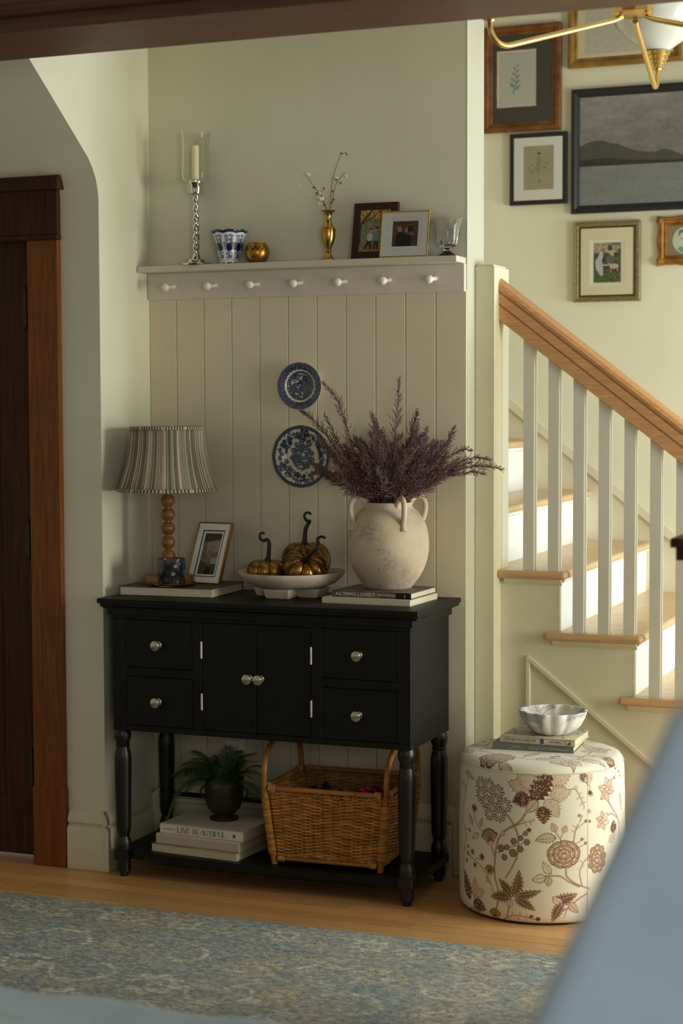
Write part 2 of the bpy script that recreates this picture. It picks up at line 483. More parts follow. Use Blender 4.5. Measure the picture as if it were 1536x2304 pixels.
# open stringer panel under the treads
pts = [(-1.572, 0), (-1.572, 5*RISE-.027)]
for k in range(5, 0, -1):
    pts += [(rx(k)-.0005, k*RISE-.027), (rx(k)-.0005, (k-1)*RISE-(.027 if k > 1 else 0))]
sp('stringer_panel', MB().prism(pts, 'y', YS, YS+.02), M_trim, 0)
pm = MB().box(-1.489, -1.475, YS-.008, YS, .16, .670, b=.002)
def diag(mb, x0, z0, x1, z1, w, y0, y1):
    L = math.hypot(x1-x0, z1-z0); a = ((z0-z1)/L*w, (x1-x0)/L*w)
    mb.prism([(x0, z0), (x1, z1), (x1+a[0], z1+a[1]), (x0+a[0], z0+a[1])], 'y', y0, y1)
diag(pm, -1.489, .665, -.83, .143, .011, YS-.009, YS); diag(pm, -1.482, .652, -.84, .144, .005, YS-.005, YS)
pm.box(-1.489, -.82, YS-.008, YS, .145, .159, b=.002)
sp('panel_moulding', pm, M_trim)
sp('base_moulding', MB().box(-1.571, -.66, YS-.014, YS, 0, .10, b=.003), M_trim)
# newel post
nw = MB().box(-1.634, -1.572, 5.233, 5.388, 0, 1.874, b=.0015); nw.box(-1.632, -1.577, 5.238, 5.375, 1.874, 1.880, b=.001)
sp('newel_post', nw, M_trim)
# wall skirt with its sloping cap on the far wall
sk = MB(); s_ = .79; zt = lambda x: 1.473-s_*(x+1.921)
sk.prism([(-2.6, zt(-2.6)), (-.2, zt(-.2)), (-.2, -.0), (-1.0, 0), (-2.6, 1.4)], 'y', YG-.012, YG-.0005)
diag(sk, -2.6, zt(-2.6)-.03, -.2, zt(-.2)-.03, .030, YG-.024, YG-.0005)
sp('wall_skirt', sk, M_trim)
# handrail: stacked oak profile following the slope
SL = .772
hz = lambda x: 1.713-SL*(x+1.574)
hp = [(-.024, 0), (-.027, .002), (-.027, .046), (-.023, .0485), (-.023, .051), (-.029, .053), (-.029, .084), (-.025, .0865), (-.025, .089), (-.031, .092), (-.033, .103), (-.028, .116), (-.014, .127), (.0, .130), (.014, .127), (.028, .116), (.033, .103), (.031, .092), (.027, .05), (.027, .002), (.024, 0)]
hr = MB(); YH = 5.306
xa, xb = -1.5725, -.42
V = [(xa, YH+a, hz(xa)+b2) for a, b2 in hp]+[(xb, YH+a, hz(xb)+b2) for a, b2 in hp]
n = len(hp)
hr.add(V, [tuple(range(n)), tuple(range(2*n-1, n-1, -1))]+[(i, (i+1) % n, n+(i+1) % n, n+i) for i in range(n)])
sp('handrail', hr, M_hrail, 25)
# balusters
for i in range(14):
    x = -1.4966+.0788*i
    k = next((k for k in range(5, 0, -1) if rx(k+1)+.02 < x+.017 <= rx(k)+.03), 1)
    z0 = k*RISE; bw2 = .0336
    b = MB()
    za, zb_ = hz(x)+.004, hz(x+bw2)+.004
    b.add([(x, 5.2905, z0), (x+bw2, 5.2905, z0), (x+bw2, 5.3300, z0), (x, 5.3300, z0), (x, 5.2905, za), (x+bw2, 5.2905, zb_), (x+bw2, 5.3300, zb_), (x, 5.3300, za)],
          [(0, 1, 2, 3), (4, 5, 6, 7), (0, 1, 5, 4), (1, 2, 6, 5), (2, 3, 7, 6), (3, 0, 4, 7)])
    sp('baluster', b, M_bal, 0)
# ================================================================== PEG SHELF
M_black = mat('black_paint', (10, 9, 8), .5, var=.25, scale=6, bump=.04, bscale=120, stretch=(1, 1, 4), spec=.3)
M_blackleg = mat('black_satin_paint', (12, 12, 11), .36)
M_nickel = mat('brushed_nickel', (196, 188, 172), .28, metal=1)
M_chrome = mat('polished_chrome', (214, 212, 205), .07, metal=1)
M_brass = mat('polished_brass', (204, 164, 88), .22, metal=1, col2=(178, 138, 66), scale=14)
M_brassd = mat('aged_brass', (188, 140, 60), .32, metal=1, col2=(150, 106, 40), scale=22)
M_gold = mat('gold_leaf_frame', (188, 140, 62), .38, metal=.85, col2=(140, 98, 36), scale=30)
M_paper = mat('book_paper', (226, 216, 192), .8, col2=(190, 178, 152), scale=8, stretch=(2, 2, 300), detail=2)
M_candle = mat('candle_wax', (238, 226, 190), .5)

sh = thing('peg_shelf', 'white painted shelf with a rail of seven wooden pegs on the alcove wall', 'shelf', (-2.17, 5.12, 1.83))
def shp(name, mb, m, smooth=35):
    o = build(name, mb, m, sh, smooth); o.location = (2.17, -5.12, -1.83); return o
shp('shelf_board', MB().box(XL+.002, -1.639, 5.062, YB-.001, 1.877, 1.896, b=.0015), mat('shelf_paint', (206, 197, 178), .5), 0)
shp('peg_rail', MB().box(XL+.002, -1.6375, 5.134, YB-.0005, 1.793, 1.877, b=.0012), M_rail, 0)
for i in range(7):
    x = -2.612+.1475*i
    g = MB()
    # turned shaker peg: tapered shank with a round mushroom head
    g.lathe([(.0, -.004), (.0062, -.004), (.0062, .0), (.0072, .012), (.0066, .030), (.0052, .048), (.0054, .053), (.0095, .056), (.0125, .062), (.013, .067), (.0115, .073), (.007, .077), (0, .078)], 18)
    g.xf(Matrix.Translation((x, 5.1335, 1.8345)) @ Matrix.Rotation(math.radians(6), 4, 'X') @ Matrix.Rotation(PI/2, 4, 'X'))
    shp('peg', g, mat('peg_paint', (226, 216, 202), .45))

# ================================================================== CONSOLE CABINET
cb = thing('console_cabinet', 'black wooden console cabinet with four drawers and two doors', 'cabinet', (-2.16, 4.93, 0))
def cp(name, mb, m, smooth=35, parent=None):
    o = build(name, mb, m, parent or cb, smooth)
    if parent is None: o.location = (2.16, -4.93, 0)
    return o
X0, X1, YF, YR = -2.643, -1.677, 4.756, 5.105
# top: thin slab on a cove moulding
tp = MB().box(-2.679, -1.643, 4.724, 5.122, .852, .8665, b=.002)
cv = [(0, .852), (0, .846), (.004, .842), (.010, .8395), (.0165, .8385), (.0165, .8365), (.05, .8365), (.05, .852)]
tp.prism([(4.7285+a, b2) for a, b2 in cv], 'x', -2.670, -1.652)
tp.prism([(-2.674+a, b2) for a, b2 in cv], 'y', 4.735, 5.12); tp.prism([(-1.648-a, b2) for a, b2 in cv], 'y', 4.735, 5.12)
cp('top', tp, M_black, 30)
# carcass: frame with openings for drawers and doors
bd = MB()
bd.box(X0-.010, X1+.010, YF-.010, YR, .8165, .8385, b=.001)
bd.box(X0, X0+.015, YF+.0201, YR, .4600, .8165); bd.box(X1-.015, X1, YF+.0201, YR, .4600, .8165)
bd.box(X0+.0151, X1-.0151, YR-.012, YR-.0001, .4601, .8164); bd.box(X0+.0151, X1-.0151, YF+.0201, YR-.0121, .4601, .475)
YFR = YF+.020
def rail(a, b2, c, d): bd.box(a, b2, YF, YFR, c, d, b=.0008)
rail(X0, X1, .8035, .8165); rail(X0, X1, .46, .4775)
rail(X0, -2.600, .4776, .8034); rail(-1.7185, X1, .4776, .8034); rail(-2.372, -2.341, .4775, .8035); rail(-1.9840, -1.950, .4775, .8035)
rail(-2.600, -2.372, .630, .656); rail(-1.950, -1.7185, .630, .656)
cp('body', bd, M_black, 0)
def knob(px, pz, parent):
    k = MB().lathe([(0, 0), (.011, 0), (.011, .002), (.0068, .004), (.006, .012), (.008, .015), (.0135, .018), (.0158, .0225), (.0150, .0275), (.010, .0305), (0, .0315)], 20)
    k.xf(Matrix.Translation((px, YF+.0005, pz)) @ Matrix.Rotation(PI/2, 4, 'X'))
    o = build('knob', k, M_nickel, parent)
for (a, b2, c, d, kx, kz) in [(-2.5985, -2.3735, .6575, .8020, -2.485, .7285), (-2.5985, -2.3735, .4790, .6285, -2.487, .5545), (-1.9485, -1.720, .6575, .8020, -1.8345, .7290), (-1.9485, -1.720, .4790, .6285, -1.8360, .5540)]:
    dr = cp('drawer', MB().box(a, b2, YF+.001, YF+.019, c, d, b=.001).box(a+.01, b2-.01, YF+.019, YR-.02, c+.01, d-.012), M_black, 0)
    knob(kx, kz, dr)
for (a, b2, kx, hx) in [(-2.3395, -2.1635, -2.1825, -2.3405), (-2.1615, -1.9855, -2.1460, -1.9845)]:
    dr = cp('door', MB().box(a, b2, YF+.001, YF+.019, .4790, .8020, b=.001), M_black, 0)
    knob(kx, .6425, dr)
    for hz0, hz1 in ((.695, .746), (.539, .589)):
        build('hinge', MB().tube([(hx, YF-.0025, hz0), (hx, YF-.0025, hz1)], .0032, 10), mat('hinge_steel', (205, 198, 186), .35, metal=.6), dr)
# turned legs
legp = [(.0, .4605), (.0215, .4605), (.0235, .455), (.0262, .443), (.0262, .432), (.0235, .424), (.0208, .418), (.0200, .413), (.0222, .411), (.0222, .407), (.0198, .404), (.0215, .396), (.0248, .384), (.0265, .366), (.0265, .34), (.0255, .28), (.0238, .20), (.0225, .150), (.0212, .138), (.0175, .128), (.0170, .124), (.0195, .118), (.0232, .108), (.0240, .098), (.0238, .085)]
legp += [(.0215, .084), (.0215, .052), (.0212, .050), (.0205, .016), (.0145, .014), (.0135, 0), (0, 0)]
for x in (-2.628, -1.6995):
    for yy in (4.786, 5.078):
        cp('leg', MB().lathe(legp[::-1], 24, (x, yy, 0)), M_blackleg, 40)
# bottom shelf with a bowed front edge
N = 24
fr = [(-2.652+(.976)*i/N, 4.788-.030*math.sin(PI*i/N)**1.0) for i in range(N+1)]
cp('lower_shelf', MB().prism(fr+[(-1.676, 5.10), (-2.652, 5.10)], 'z', .056, .079), M_black, 20)
for x in (-2.628, -1.6995):
    cp('corner_block', MB().box(x-.0225, x+.0225, 4.7635, 4.8085, .052, .084, b=.002), M_blackleg, 0)
    cp('corner_block', MB().box(x-.0225, x+.0225, 5.0555, 5.1005, .052, .084, b=.002), M_blackleg, 0)
# ================================================================== THINGS ON THE PEG SHELF
ZS = 1.896
def lathe_part(name, prof, m, parent, n=32, fn=None, smooth=40, c=(0, 0, 0)):
    return build(name, MB().lathe(prof, n, c, 0, fn), m, parent, smooth)
M_glass = glassmat('clear_glass')
M_gl = glassmat('thin_clear_glass', (.985, .99, .98), 1.22, .02, thin=True)
M_pane = glassmat('picture_glass', (.985, .99, .985), 1.12, .04, thin=True)
# hurricane candlestick
t = thing('hurricane_candlestick', 'tall silver candlestick with twisted stem and clear glass hurricane shade', 'candlestick', (-2.520, 5.104, ZS))
b = MB().lathe([(0, 0), (.050, 0), (.051, .003), (.050, .006), (.030, .008), (.029, .010), (.029, .018), (.016, .020), (.013, .032), (.011, .036), (0, .036)], 40)
build('base', b, M_chrome, t)
tw = MB()
NV, NA = 120, 20
V = []; F = []
for i in range(NV+1):
    z = .034+(.222-.034)*i/NV; tw_a = -2*PI*3.1*i/NV
    rr = .0085+.0015*(1-i/NV)
    for k in range(NA):
        a = 2*PI*k/NA
        r = rr*(1+.34*math.cos(3*a)) if False else rr*(.80+.42*abs(math.cos(a)))
        V.append((r*math.cos(a+tw_a), r*math.sin(a+tw_a), z))
for i in range(NV):
    for k in range(NA):
        F.append((i*NA+k, i*NA+(k+1) % NA, (i+1)*NA+(k+1) % NA, (i+1)*NA+k))
tw.add(V, F); build('twisted_stem', tw, M_chrome, t, 60)
build('cup', MB().lathe([(0, .221), (.012, .221), (.018, .226), (.0205, .236), (.0215, .252), (.024, .256), (.0255, .262), (.0255, .267), (.022, .269), (.020, .258), (0, .256)], 32), M_chrome, t)
gp = [(.022, .221), (.026, .224), (.0275, .24), (.0305, .256), (.040, .262), (.0465, .274), (.0475, .295), (.0462, .33), (.0445, .36), (.0448, .39), (.0478, .415), (.0490, .418)]
build('glass_shade', MB().lathe(gp, 48), M_gl, t, 60)
t = thing('taper_candle', 'short ivory candle standing inside the tall glass hurricane shade', 'candle', (-2.520, 5.104, ZS+.257))
build('wax', MB().lathe([(0, 0), (.0115, 0), (.0115, .118), (.009, .121), (0, .120)], 24), M_candle, t)
build('wick', MB().tube([(0, 0, .119), (.001, 0, .127), (.002, 0, .131)], .0007, 6), M_void, t)
# blue and white cachepot, eight lobes
cv = Canvas(8, 8, 36, 0, 0, (232, 228, 222))
BL, BM = (38, 62, 128), (96, 120, 168)
for q in range(8):
    cx = q+.5
    def sp_(y0, n, seed, col, wd):
        rg = random.Random(seed)
        for _ in range(n):
            x, y = cx+rg.uniform(-.33, .33), y0+rg.uniform(-.9, .9)
            cv.ell(x, y, .055*wd, .16, col, rg.uniform(-1, 1), 8)
    sp_(1.4, 44, 3, BM, 1); sp_(1.5, 22, 8, BL, .7); sp_(6.0, 40, 5, BM, 1); sp_(5.8, 16, 9, BL, .7)
    for a in range(9):
        an = 2*PI*a/9; cv.ell(cx+.20*math.cos(an), 3.55+.85*math.sin(an), .11, .36, BL, -an+PI/2 if False else 0, 10)
    cv.ell(cx, 3.6, .26, .85, BL); cv.ell(cx, 3.75, .06, .22, (40, 40, 150))
    cv.ell(cx, 4.9, .05, .2, (238, 236, 230)); cv.line([(cx, 2.6), (cx, .5)], .035, BL)
    cv.line([(cx-.25, 6.6), (cx-.1, 5.6), (cx-.28, 5.0)], .04, BL); cv.line([(cx+.25, 6.6), (cx+.1, 5.6), (cx+.28, 5.0)], .04, BL)
cv.rect(0, 0, 8, .16, (60, 80, 130)); cv.rect(0, 7.62, 8, 8, (24, 34, 84))
M_cach = mat('blue_white_porcelain', (255, 255, 255), .16, image=cv.image('cachepot_print'), coat=.4)
M_porc = mat('white_porcelain', (232, 228, 222), .18, coat=.4)
t = thing('cachepot', 'blue and white fluted porcelain flower pot beside the candlestick', 'flower pot', (-2.400, 5.100, ZS))
def lob(th, r, z, i):
    c = abs(math.cos(4*(th+.35)))
    return r*(.955+.055*c), z+(.0045*(c-.5) if z > .088 else 0)
build('pot', MB().lathe([(.030, .010), (.0345, .020), (.0385, .042), (.0445, .066), (.0525, .090), (.0565, .099)], 96, (0, 0, 0), 0, lob), M_cach, t, 60)
build('rim', MB().lathe([(.0560, .0985), (.0580, .1005), (.0575, .1035), (.0540, .1025), (.050, .088), (.034, .024), (0, .018)], 96, (0, 0, 0), 0, lob), mat('cobalt_rim', (24, 34, 84), .2, coat=.4), t, 60)
fo = MB().lathe([(.031, .0105), (.0325, .008), (.0315, .005), (.0, .006)], 48)
for k in range(8):
    a = 2*PI*k/8; fo.sphere((.027*math.cos(a), .027*math.sin(a), .0035), .0045, 8, 6, sz=.78)
build('foot', fo, M_porc, t, 60)
# pierced brass votive
t = thing('votive_holder', 'small round pierced brass tealight holder beside the blue pot', 'candle holder', (-2.305, 5.100, ZS))
build('bowl', MB().lathe([(0, 0), (.023, 0), (.0245, .002), (.031, .010), (.0365, .022), (.0382, .033), (.0365, .045), (.0325, .055), (.0295, .0595), (.0290, .0625), (.0275, .0625), (.0278, .056), (.034, .044), (.0355, .033), (.030, .012), (0, .006)], 48), M_brassd, t, 60)
hm = MB()
for row, (rz, off) in enumerate(((.051, 0), (.044, .5), (.0375, 0))):
    if row == 2: continue
for k in range(14):
    for (z, r, off) in ((.0505, .0349, 0), (.0435, .0369, .5)):
        a = 2*PI*(k+off)/14
        c = Vector((math.cos(a), math.sin(a), 0)); tq = Vector((-math.sin(a), math.cos(a), 0)); u = Vector((0, 0, 1))
        p0 = c*(r+.0004)+u*z
        hm.add([p0+tq*.0024, p0+u*.003-c*.0011, p0-tq*.0024, p0-u*.003+c*.001], [(0, 1, 2, 3)])
        hm.add([p0+u*.0024-c*.0009+tq*.0012, p0+u*.0024-c*.0009-tq*.0012, p0-u*.0024+c*.0006-tq*.0012, p0-u*.0024+c*.0006+tq*.0012], [(0, 1, 2, 3)])
build('pierced_hole', hm, M_void, t, 0)['kind'] = 'stuff'
# brass bud vase
t = thing('brass_vase', 'slim brass urn-shaped bud vase holding white dried stems', 'vase', (-2.065, 5.102, ZS))
build('body', MB().lathe([(0, 0), (.0235, 0), (.0235, .003), (.019, .006), (.0115, .014), (.0078, .022), (.0072, .026), (.0100, .028), (.0100, .031), (.0078, .033), (.0095, .040), (.0150, .050), (.0195, .064), (.0216, .080), (.0222, .095), (.0218, .099), (.0170, .101), (.0165, .103), (.0125, .108), (.0100, .118), (.0088, .130), (.0100, .140), (.0150, .148), (.0235, .1525), (.0238, .1535), (.0150, .151), (.0075, .142), (.0070, .13), (0, .13)], 40), M_brass, t, 50)
M_twig = mat('dry_twig', (96, 74, 50), .8); M_bloss = mat('papery_white_petal', (224, 214, 196), .8); M_pod = mat('brown_seed_pod', (84, 62, 38), .8)
def dried_stem(tipdx, path, heads, pods, label, petals=False):
    tt = thing('dried_stem', label, 'dried flower', (-2.065, 5.102, ZS), group=None)
    P = smoothpath([(0, 0, .132)]+path, 6)
    build('stem', MB().tube(P, [.0009]*len(P), 5), M_twig, tt)
    h = MB()
    for (x, y, z, r) in heads:
        for k in range(7):
            a = 2*PI*k/7+x*90
            h.sphere((x+.55*r*math.cos(a), y+.45*r*math.sin(a), z+.3*r*math.sin(a*2)), r*.55, 7, 5, sz=.75)
        h.sphere((x, y, z), r*.5, 8, 6)
    if heads: build('blossom', h, M_bloss, tt)
    pd = MB()
    for (x, y, z, l, an) in pods:
        pd.tube([(x-l*math.cos(an), y, z-l*math.sin(an)), (x-l*.3*math.cos(an), y-.001, z-l*.3*math.sin(an)), (x+l*.4*math.cos(an), y-.001, z+l*.4*math.sin(an)), (x+l*math.cos(an), y, z+l*math.sin(an))], [.0006, .0026, .0024, .0004], 6)
        q = min(P, key=lambda p: (p.x-x)**2+(p.z-z)**2)
        pd.tube([q, ((q.x+x)/2, (q.y+y)/2, (q.z+z)/2-.001), (x-l*math.cos(an), y, z-l*math.sin(an))], .0005, 4)
    if pods: build('seed_pod', pd, M_pod, tt)
    return tt
dried_stem(0, [(-.012, .0, .175), (-.028, .0, .205), (-.048, .002, .228), (-.072, .003, .262)], [(-.070, .003, .268, .0085), (-.102, .003, .237, .0038)], [(-.038, 0, .207, .006, 2.0), (-.047, .001, .226, .006, 2.9)], 'dried stem leaning left from the brass vase with two white blossoms')
dried_stem(0, [(-.008, -.002, .162), (-.018, -.003, .184), (-.022, -.003, .212)], [(-.024, -.004, .190, .0105), (-.026, -.004, .206, .0055), (-.030, -.004, .176, .006)], [(-.020, -.004, .190, .003, .4), (-.012, -.002, .171, .004, 1.3), (-.014, -.002, .222, .004, 2.4)], 'short dried stem with a cluster of white blossoms in the brass vase')
dried_stem(0, [(.010, .0, .17), (.016, .002, .205), (.026, .003, .236), (.052, .004, .268)], [(.024, .004, .252, .0065), (.056, .005, .256, .005)], [(.012, 0, .178, .006, .9), (.018, 0, .186, .004, .5), (.014, 0, .212, .005, 1.5), (.040, .003, .236, .0045, 1.2), (.026, .003, .248, .005, .2)], 'dried stem leaning right from the brass vase with brown seed pods')
dried_stem(0, [(.004, .004, .18), (.012, .006, .25), (.038, .008, .32), (.060, .008, .328)], [], [(.040, .008, .3265, .005, 2.9), (.058, .008, .322, .003, 3.0)], 'tallest thin dried stem in the brass vase ending in brown specks')

# ------------------------------------------------------------------ framed pictures
def ringframe(w, h, prof):
    """mitred moulding: prof = list of (inset, y) from the back outer edge over the face to the back inner edge; centre (0,0) bottom z=0, faces -y"""
    mb = MB(); V = []; F = []
    n = len(prof)
    for (cx, cz) in ((0, 0), (1, 0), (1, 1), (0, 1)):
        for (i, yy) in prof:
            x = -w/2+i if cx == 0 else w/2-i
            z = i if cz == 0 else h-i
            V.append((x, yy, z))
    for c in range(4):
        for k in range(n):
            F.append((c*n+k, c*n+(k+1) % n, ((c+1) % 4)*n+(k+1) % n, ((c+1) % 4)*n+k))
    return mb.add(V, F)
def panel(x0, x1, z0, z1, y):
    return MB().quad([(x0, y, z0), (x1, y, z0), (x1, y, z1), (x0, y, z1)])
def matboard(x0, x1, z0, z1, a0, a1, c0, c1, y, th=.0018):
    mb = MB()
    o = [(x0, z0), (x1, z0), (x1, z1), (x0, z1)]; i = [(a0, c0), (a1, c0), (a1, c1), (a0, c1)]; j = [(a0+th, c0+th), (a1-th, c0+th), (a1-th, c1-th), (a0+th, c1-th)]
    V = [(x, y, z) for x, z in o]+[(x, y, z) for x, z in i]+[(x, y+th, z) for x, z in j]
    F = [(k, (k+1) % 4, 4+(k+1) % 4, 4+k) for k in range(4)]+[(4+k, 4+(k+1) % 4, 8+(k+1) % 4, 8+k) for k in range(4)]
    return mb.add(V, F)
def picture(label, loc, rot, w, h, prof, fmat, img, iw, ih, iz=None, ix=0, mats=(), glass=True, cat='picture', name='framed_picture', depth=None, extra=None, group=None):
    """frame, backing, mat board(s), print, glass; mats = list of (inset_x,inset_zb,inset_zt,material) windows from outer to inner"""
    t = thing(name, label, cat, loc, rot, group=group)
    fi = max(p[0] for p in prof); yb = max(p[1] for p in prof); yi = min(p[1] for p in prof if p[0] >= fi-.0026)
    build('frame', ringframe(w, h, prof), fmat, t, 25)
    build('backing', MB().box(-w/2+.004, w/2-.004, yb-.003, yb-.0005, .004, h-.004), M_void, t, 0)
    yy = yi+.0015
    if iz is None: iz = (h-ih)/2
    k = 0
    x0, x1, z0, z1 = -w/2+fi*.8, w/2-fi*.8, fi*.8, h-fi*.8
    for (a0, a1, c0, c1, mm) in mats:
        build('mat_board', matboard(x0, x1, z0, z1, a0, a1, c0, c1, yy), mm, t, 0)
        yy += .0018
    build('print', panel(ix-iw/2-.004, ix+iw/2+.004, iz-.004, iz+ih+.004, min(yy+.0004, yb-.0035)) if mats else panel(x0, x1, z0, z1, min(yy, yb-.0035)), img, t, 0)
    if glass: build('glass', panel(x0, x1, z0, z1, yi+.0006), M_pane, t, 0)
    if extra: extra(t, yb)
    return t
def flatprof(fw, d, bev=.002):
    return [(0, d), (0, bev), (bev, 0), (fw-bev, 0), (fw, bev), (fw, d)]
M_mahog = mat('mahogany_frame', (58, 22, 14), .4, col2=(40, 14, 9), scale=14)
M_matw = mat('white_mat_board', (240, 238, 230), .85); M_matw2 = mat('cream_mat_board', (238, 224, 190), .85); M_matg = mat('charcoal_mat_board', (84, 80, 70), .9); M_matn = mat('navy_mat_board', (62, 66, 78), .9)
M_goldthin = mat('thin_gold_frame', (214, 190, 110), .3, metal=.7)
def photo_mat(name, cv): return mat(name, (255, 255, 255), .45, image=cv.image(name))
def easel(t, yb):
    h0 = .11
    build('easel_back', MB().add([(-.03, yb, h0), (.03, yb, h0), (.04, yb+.035, .004), (-.04, yb+.035, .004), (-.03, yb+.003, h0), (.03, yb+.003, h0), (.04, yb+.038, .004), (-.04, yb+.038, .004)], [(0, 1, 2, 3), (4, 5, 6, 7), (0, 1, 5, 4), (3, 2, 6, 7), (0, 3, 7, 4), (1, 2, 6, 5)]), M_void, t, 0)
# photo 1: two children under an autumn tree
c = Canvas(11, 15, 22, 0, 0, (138, 134, 96)); c.noise(.25, 8, 1); c.noise(.2, 3, 2)
rg = random.Random(2)
for _ in range(170): c.ell(rg.uniform(0, 11), 15-abs(rg.gauss(0, 1.7)), .5, .35, rg.choice([(206, 152, 42), (190, 122, 40), (214, 186, 110), (168, 104, 50)]), rg.uniform(0, 3), 8)
c.line([(.4, 3), (.6, 9.5), (2, 11.5), (4.6, 15)], .8, (62, 56, 52), .5); c.line([(1, 10), (4, 11.5), (8, 14.6)], .38, (62, 54, 48), .2)
c.rect(0, 0, 11, 3, (150, 110, 78)); c.noise(.2, 4, 3)
for _ in range(60): c.ell(rg.uniform(0, 11), rg.uniform(0, 3), .4, .2, rg.choice([(176, 120, 84), (120, 96, 62), (196, 160, 120)]), 0, 7)
c.poly([(2.2, 1.5), (3.2, 4.2), (4.6, 4.4), (4.9, 1.2), (4.0, 1.2), (3.7, 3.2), (2.8, 1.3)], (46, 48, 34)); c.ell(4, 5.4, 1.0, 1.5, (206, 200, 184)); c.ell(4.1, 7.6, .55, .7, (196, 152, 118)); c.ell(4.1, 8.1, .58, .35, (96, 70, 44))
c.poly([(5.3, 1.2), (5.3, 4), (7, 4), (7, 1.2), (6.4, 1.2), (6.2, 3), (5.9, 1.2)], (52, 50, 40)); c.ell(6.2, 5.6, .95, 1.7, (110, 150, 150)); c.ell(6.2, 8.0, .55, .75, (190, 146, 112)); c.ell(6.4, 8.5, .6, .5, (84, 56, 38))
for x in (5.3, 7.0): c.line([(x, 7), (x+.3*(x-6), 4)], .35, (118, 156, 154))
c.ell(8.3, 5, .8, 1.5, (176, 160, 140)); c.ell(8.3, 7, .5, .7, (188, 146, 112))
M_p1 = photo_mat('autumn_tree_photo', c)
picture('dark wooden frame with an autumn family photo, partly hidden on the peg shelf', (-1.917, 5.092, ZS+.001), (math.radians(-12), 0, math.radians(1)), .143, .178, flatprof(.024, .014), M_mahog, M_p1, .1, .13, name='photo_frame', extra=None, cat='photo frame')
# photo 2: couple, brown background
c = Canvas(10, 10, 24, 0, 0, (92, 66, 52)); c.noise(.22, 6, 4); c.noise(.15, 2, 5)
for _ in range(120): c.ell(rg.uniform(0, 10), rg.uniform(4, 10), .25, .12, rg.choice([(128, 92, 72), (70, 48, 38), (150, 118, 94)]), rg.uniform(0, 3), 6)
c.poly([(1.6, .4), (1.9, 4.6), (3, 5.6), (4.6, 5), (6.6, 4.2), (6.9, 2.6), (5.2, .3)], (30, 34, 34)); c.ell(3.1, 6.6, .75, .95, (184, 136, 106)); c.ell(2.6, 7.2, .9, .55, (150, 110, 78), .3)
c.ell(5.6, 6.3, .62, .85, (190, 140, 110)); c.ell(6.6, 6.6, .95, 1.15, (40, 28, 24)); c.line([(6.8, 5.6), (7.8, 4.4)], .3, (186, 140, 112)); c.poly([(4.6, .3), (5.4, 3.8), (7.2, 4.2), (7.4, .3)], (34, 30, 32))
M_p2 = photo_mat('couple_photo', c)
picture('square thin gold frame with wide white mat around a couple photo', (-1.812, 5.074, ZS+.001), (math.radians(-13), 0, math.radians(3)), .152, .146, flatprof(.005, .010, .001), M_goldthin, M_p2, .083, .083, iz=.034, mats=[(-.052, .052, .024, .126, M_matw), (-.047, .047, .029, .121, M_matw), (-.0415, .0415, .0345, .1165, M_matw)], name='photo_frame', cat='photo frame')
# cut crystal goblet-shaped votive
t = thing('crystal_votive', 'scalloped cut crystal glass bowl at the right end of the shelf', 'glass', (-1.680, 5.102, ZS))
def scal(th, r, z, i):
    c8 = math.cos(10*th)
    return r*(1+(.035 if .03 < z < .08 else .012)*c8), z+(.006*max(0, math.cos(5*th)) if z > .105 else 0)
build('bowl', MB().lathe([(0, 0), (.026, 0), (.027, .003), (.022, .007), (.0135, .012), (.0105, .018), (.0125, .024), (.024, .030), (.031, .036), (.0335, .046), (.035, .070), (.0375, .088), (.043, .102), (.048, .110), (.0462, .110), (.041, .1), (.0345, .086), (.0315, .07), (.0295, .048), (.022, .037), (0, .034)], 80, (0, 0, 0), 0, scal), M_glass, t, 20)

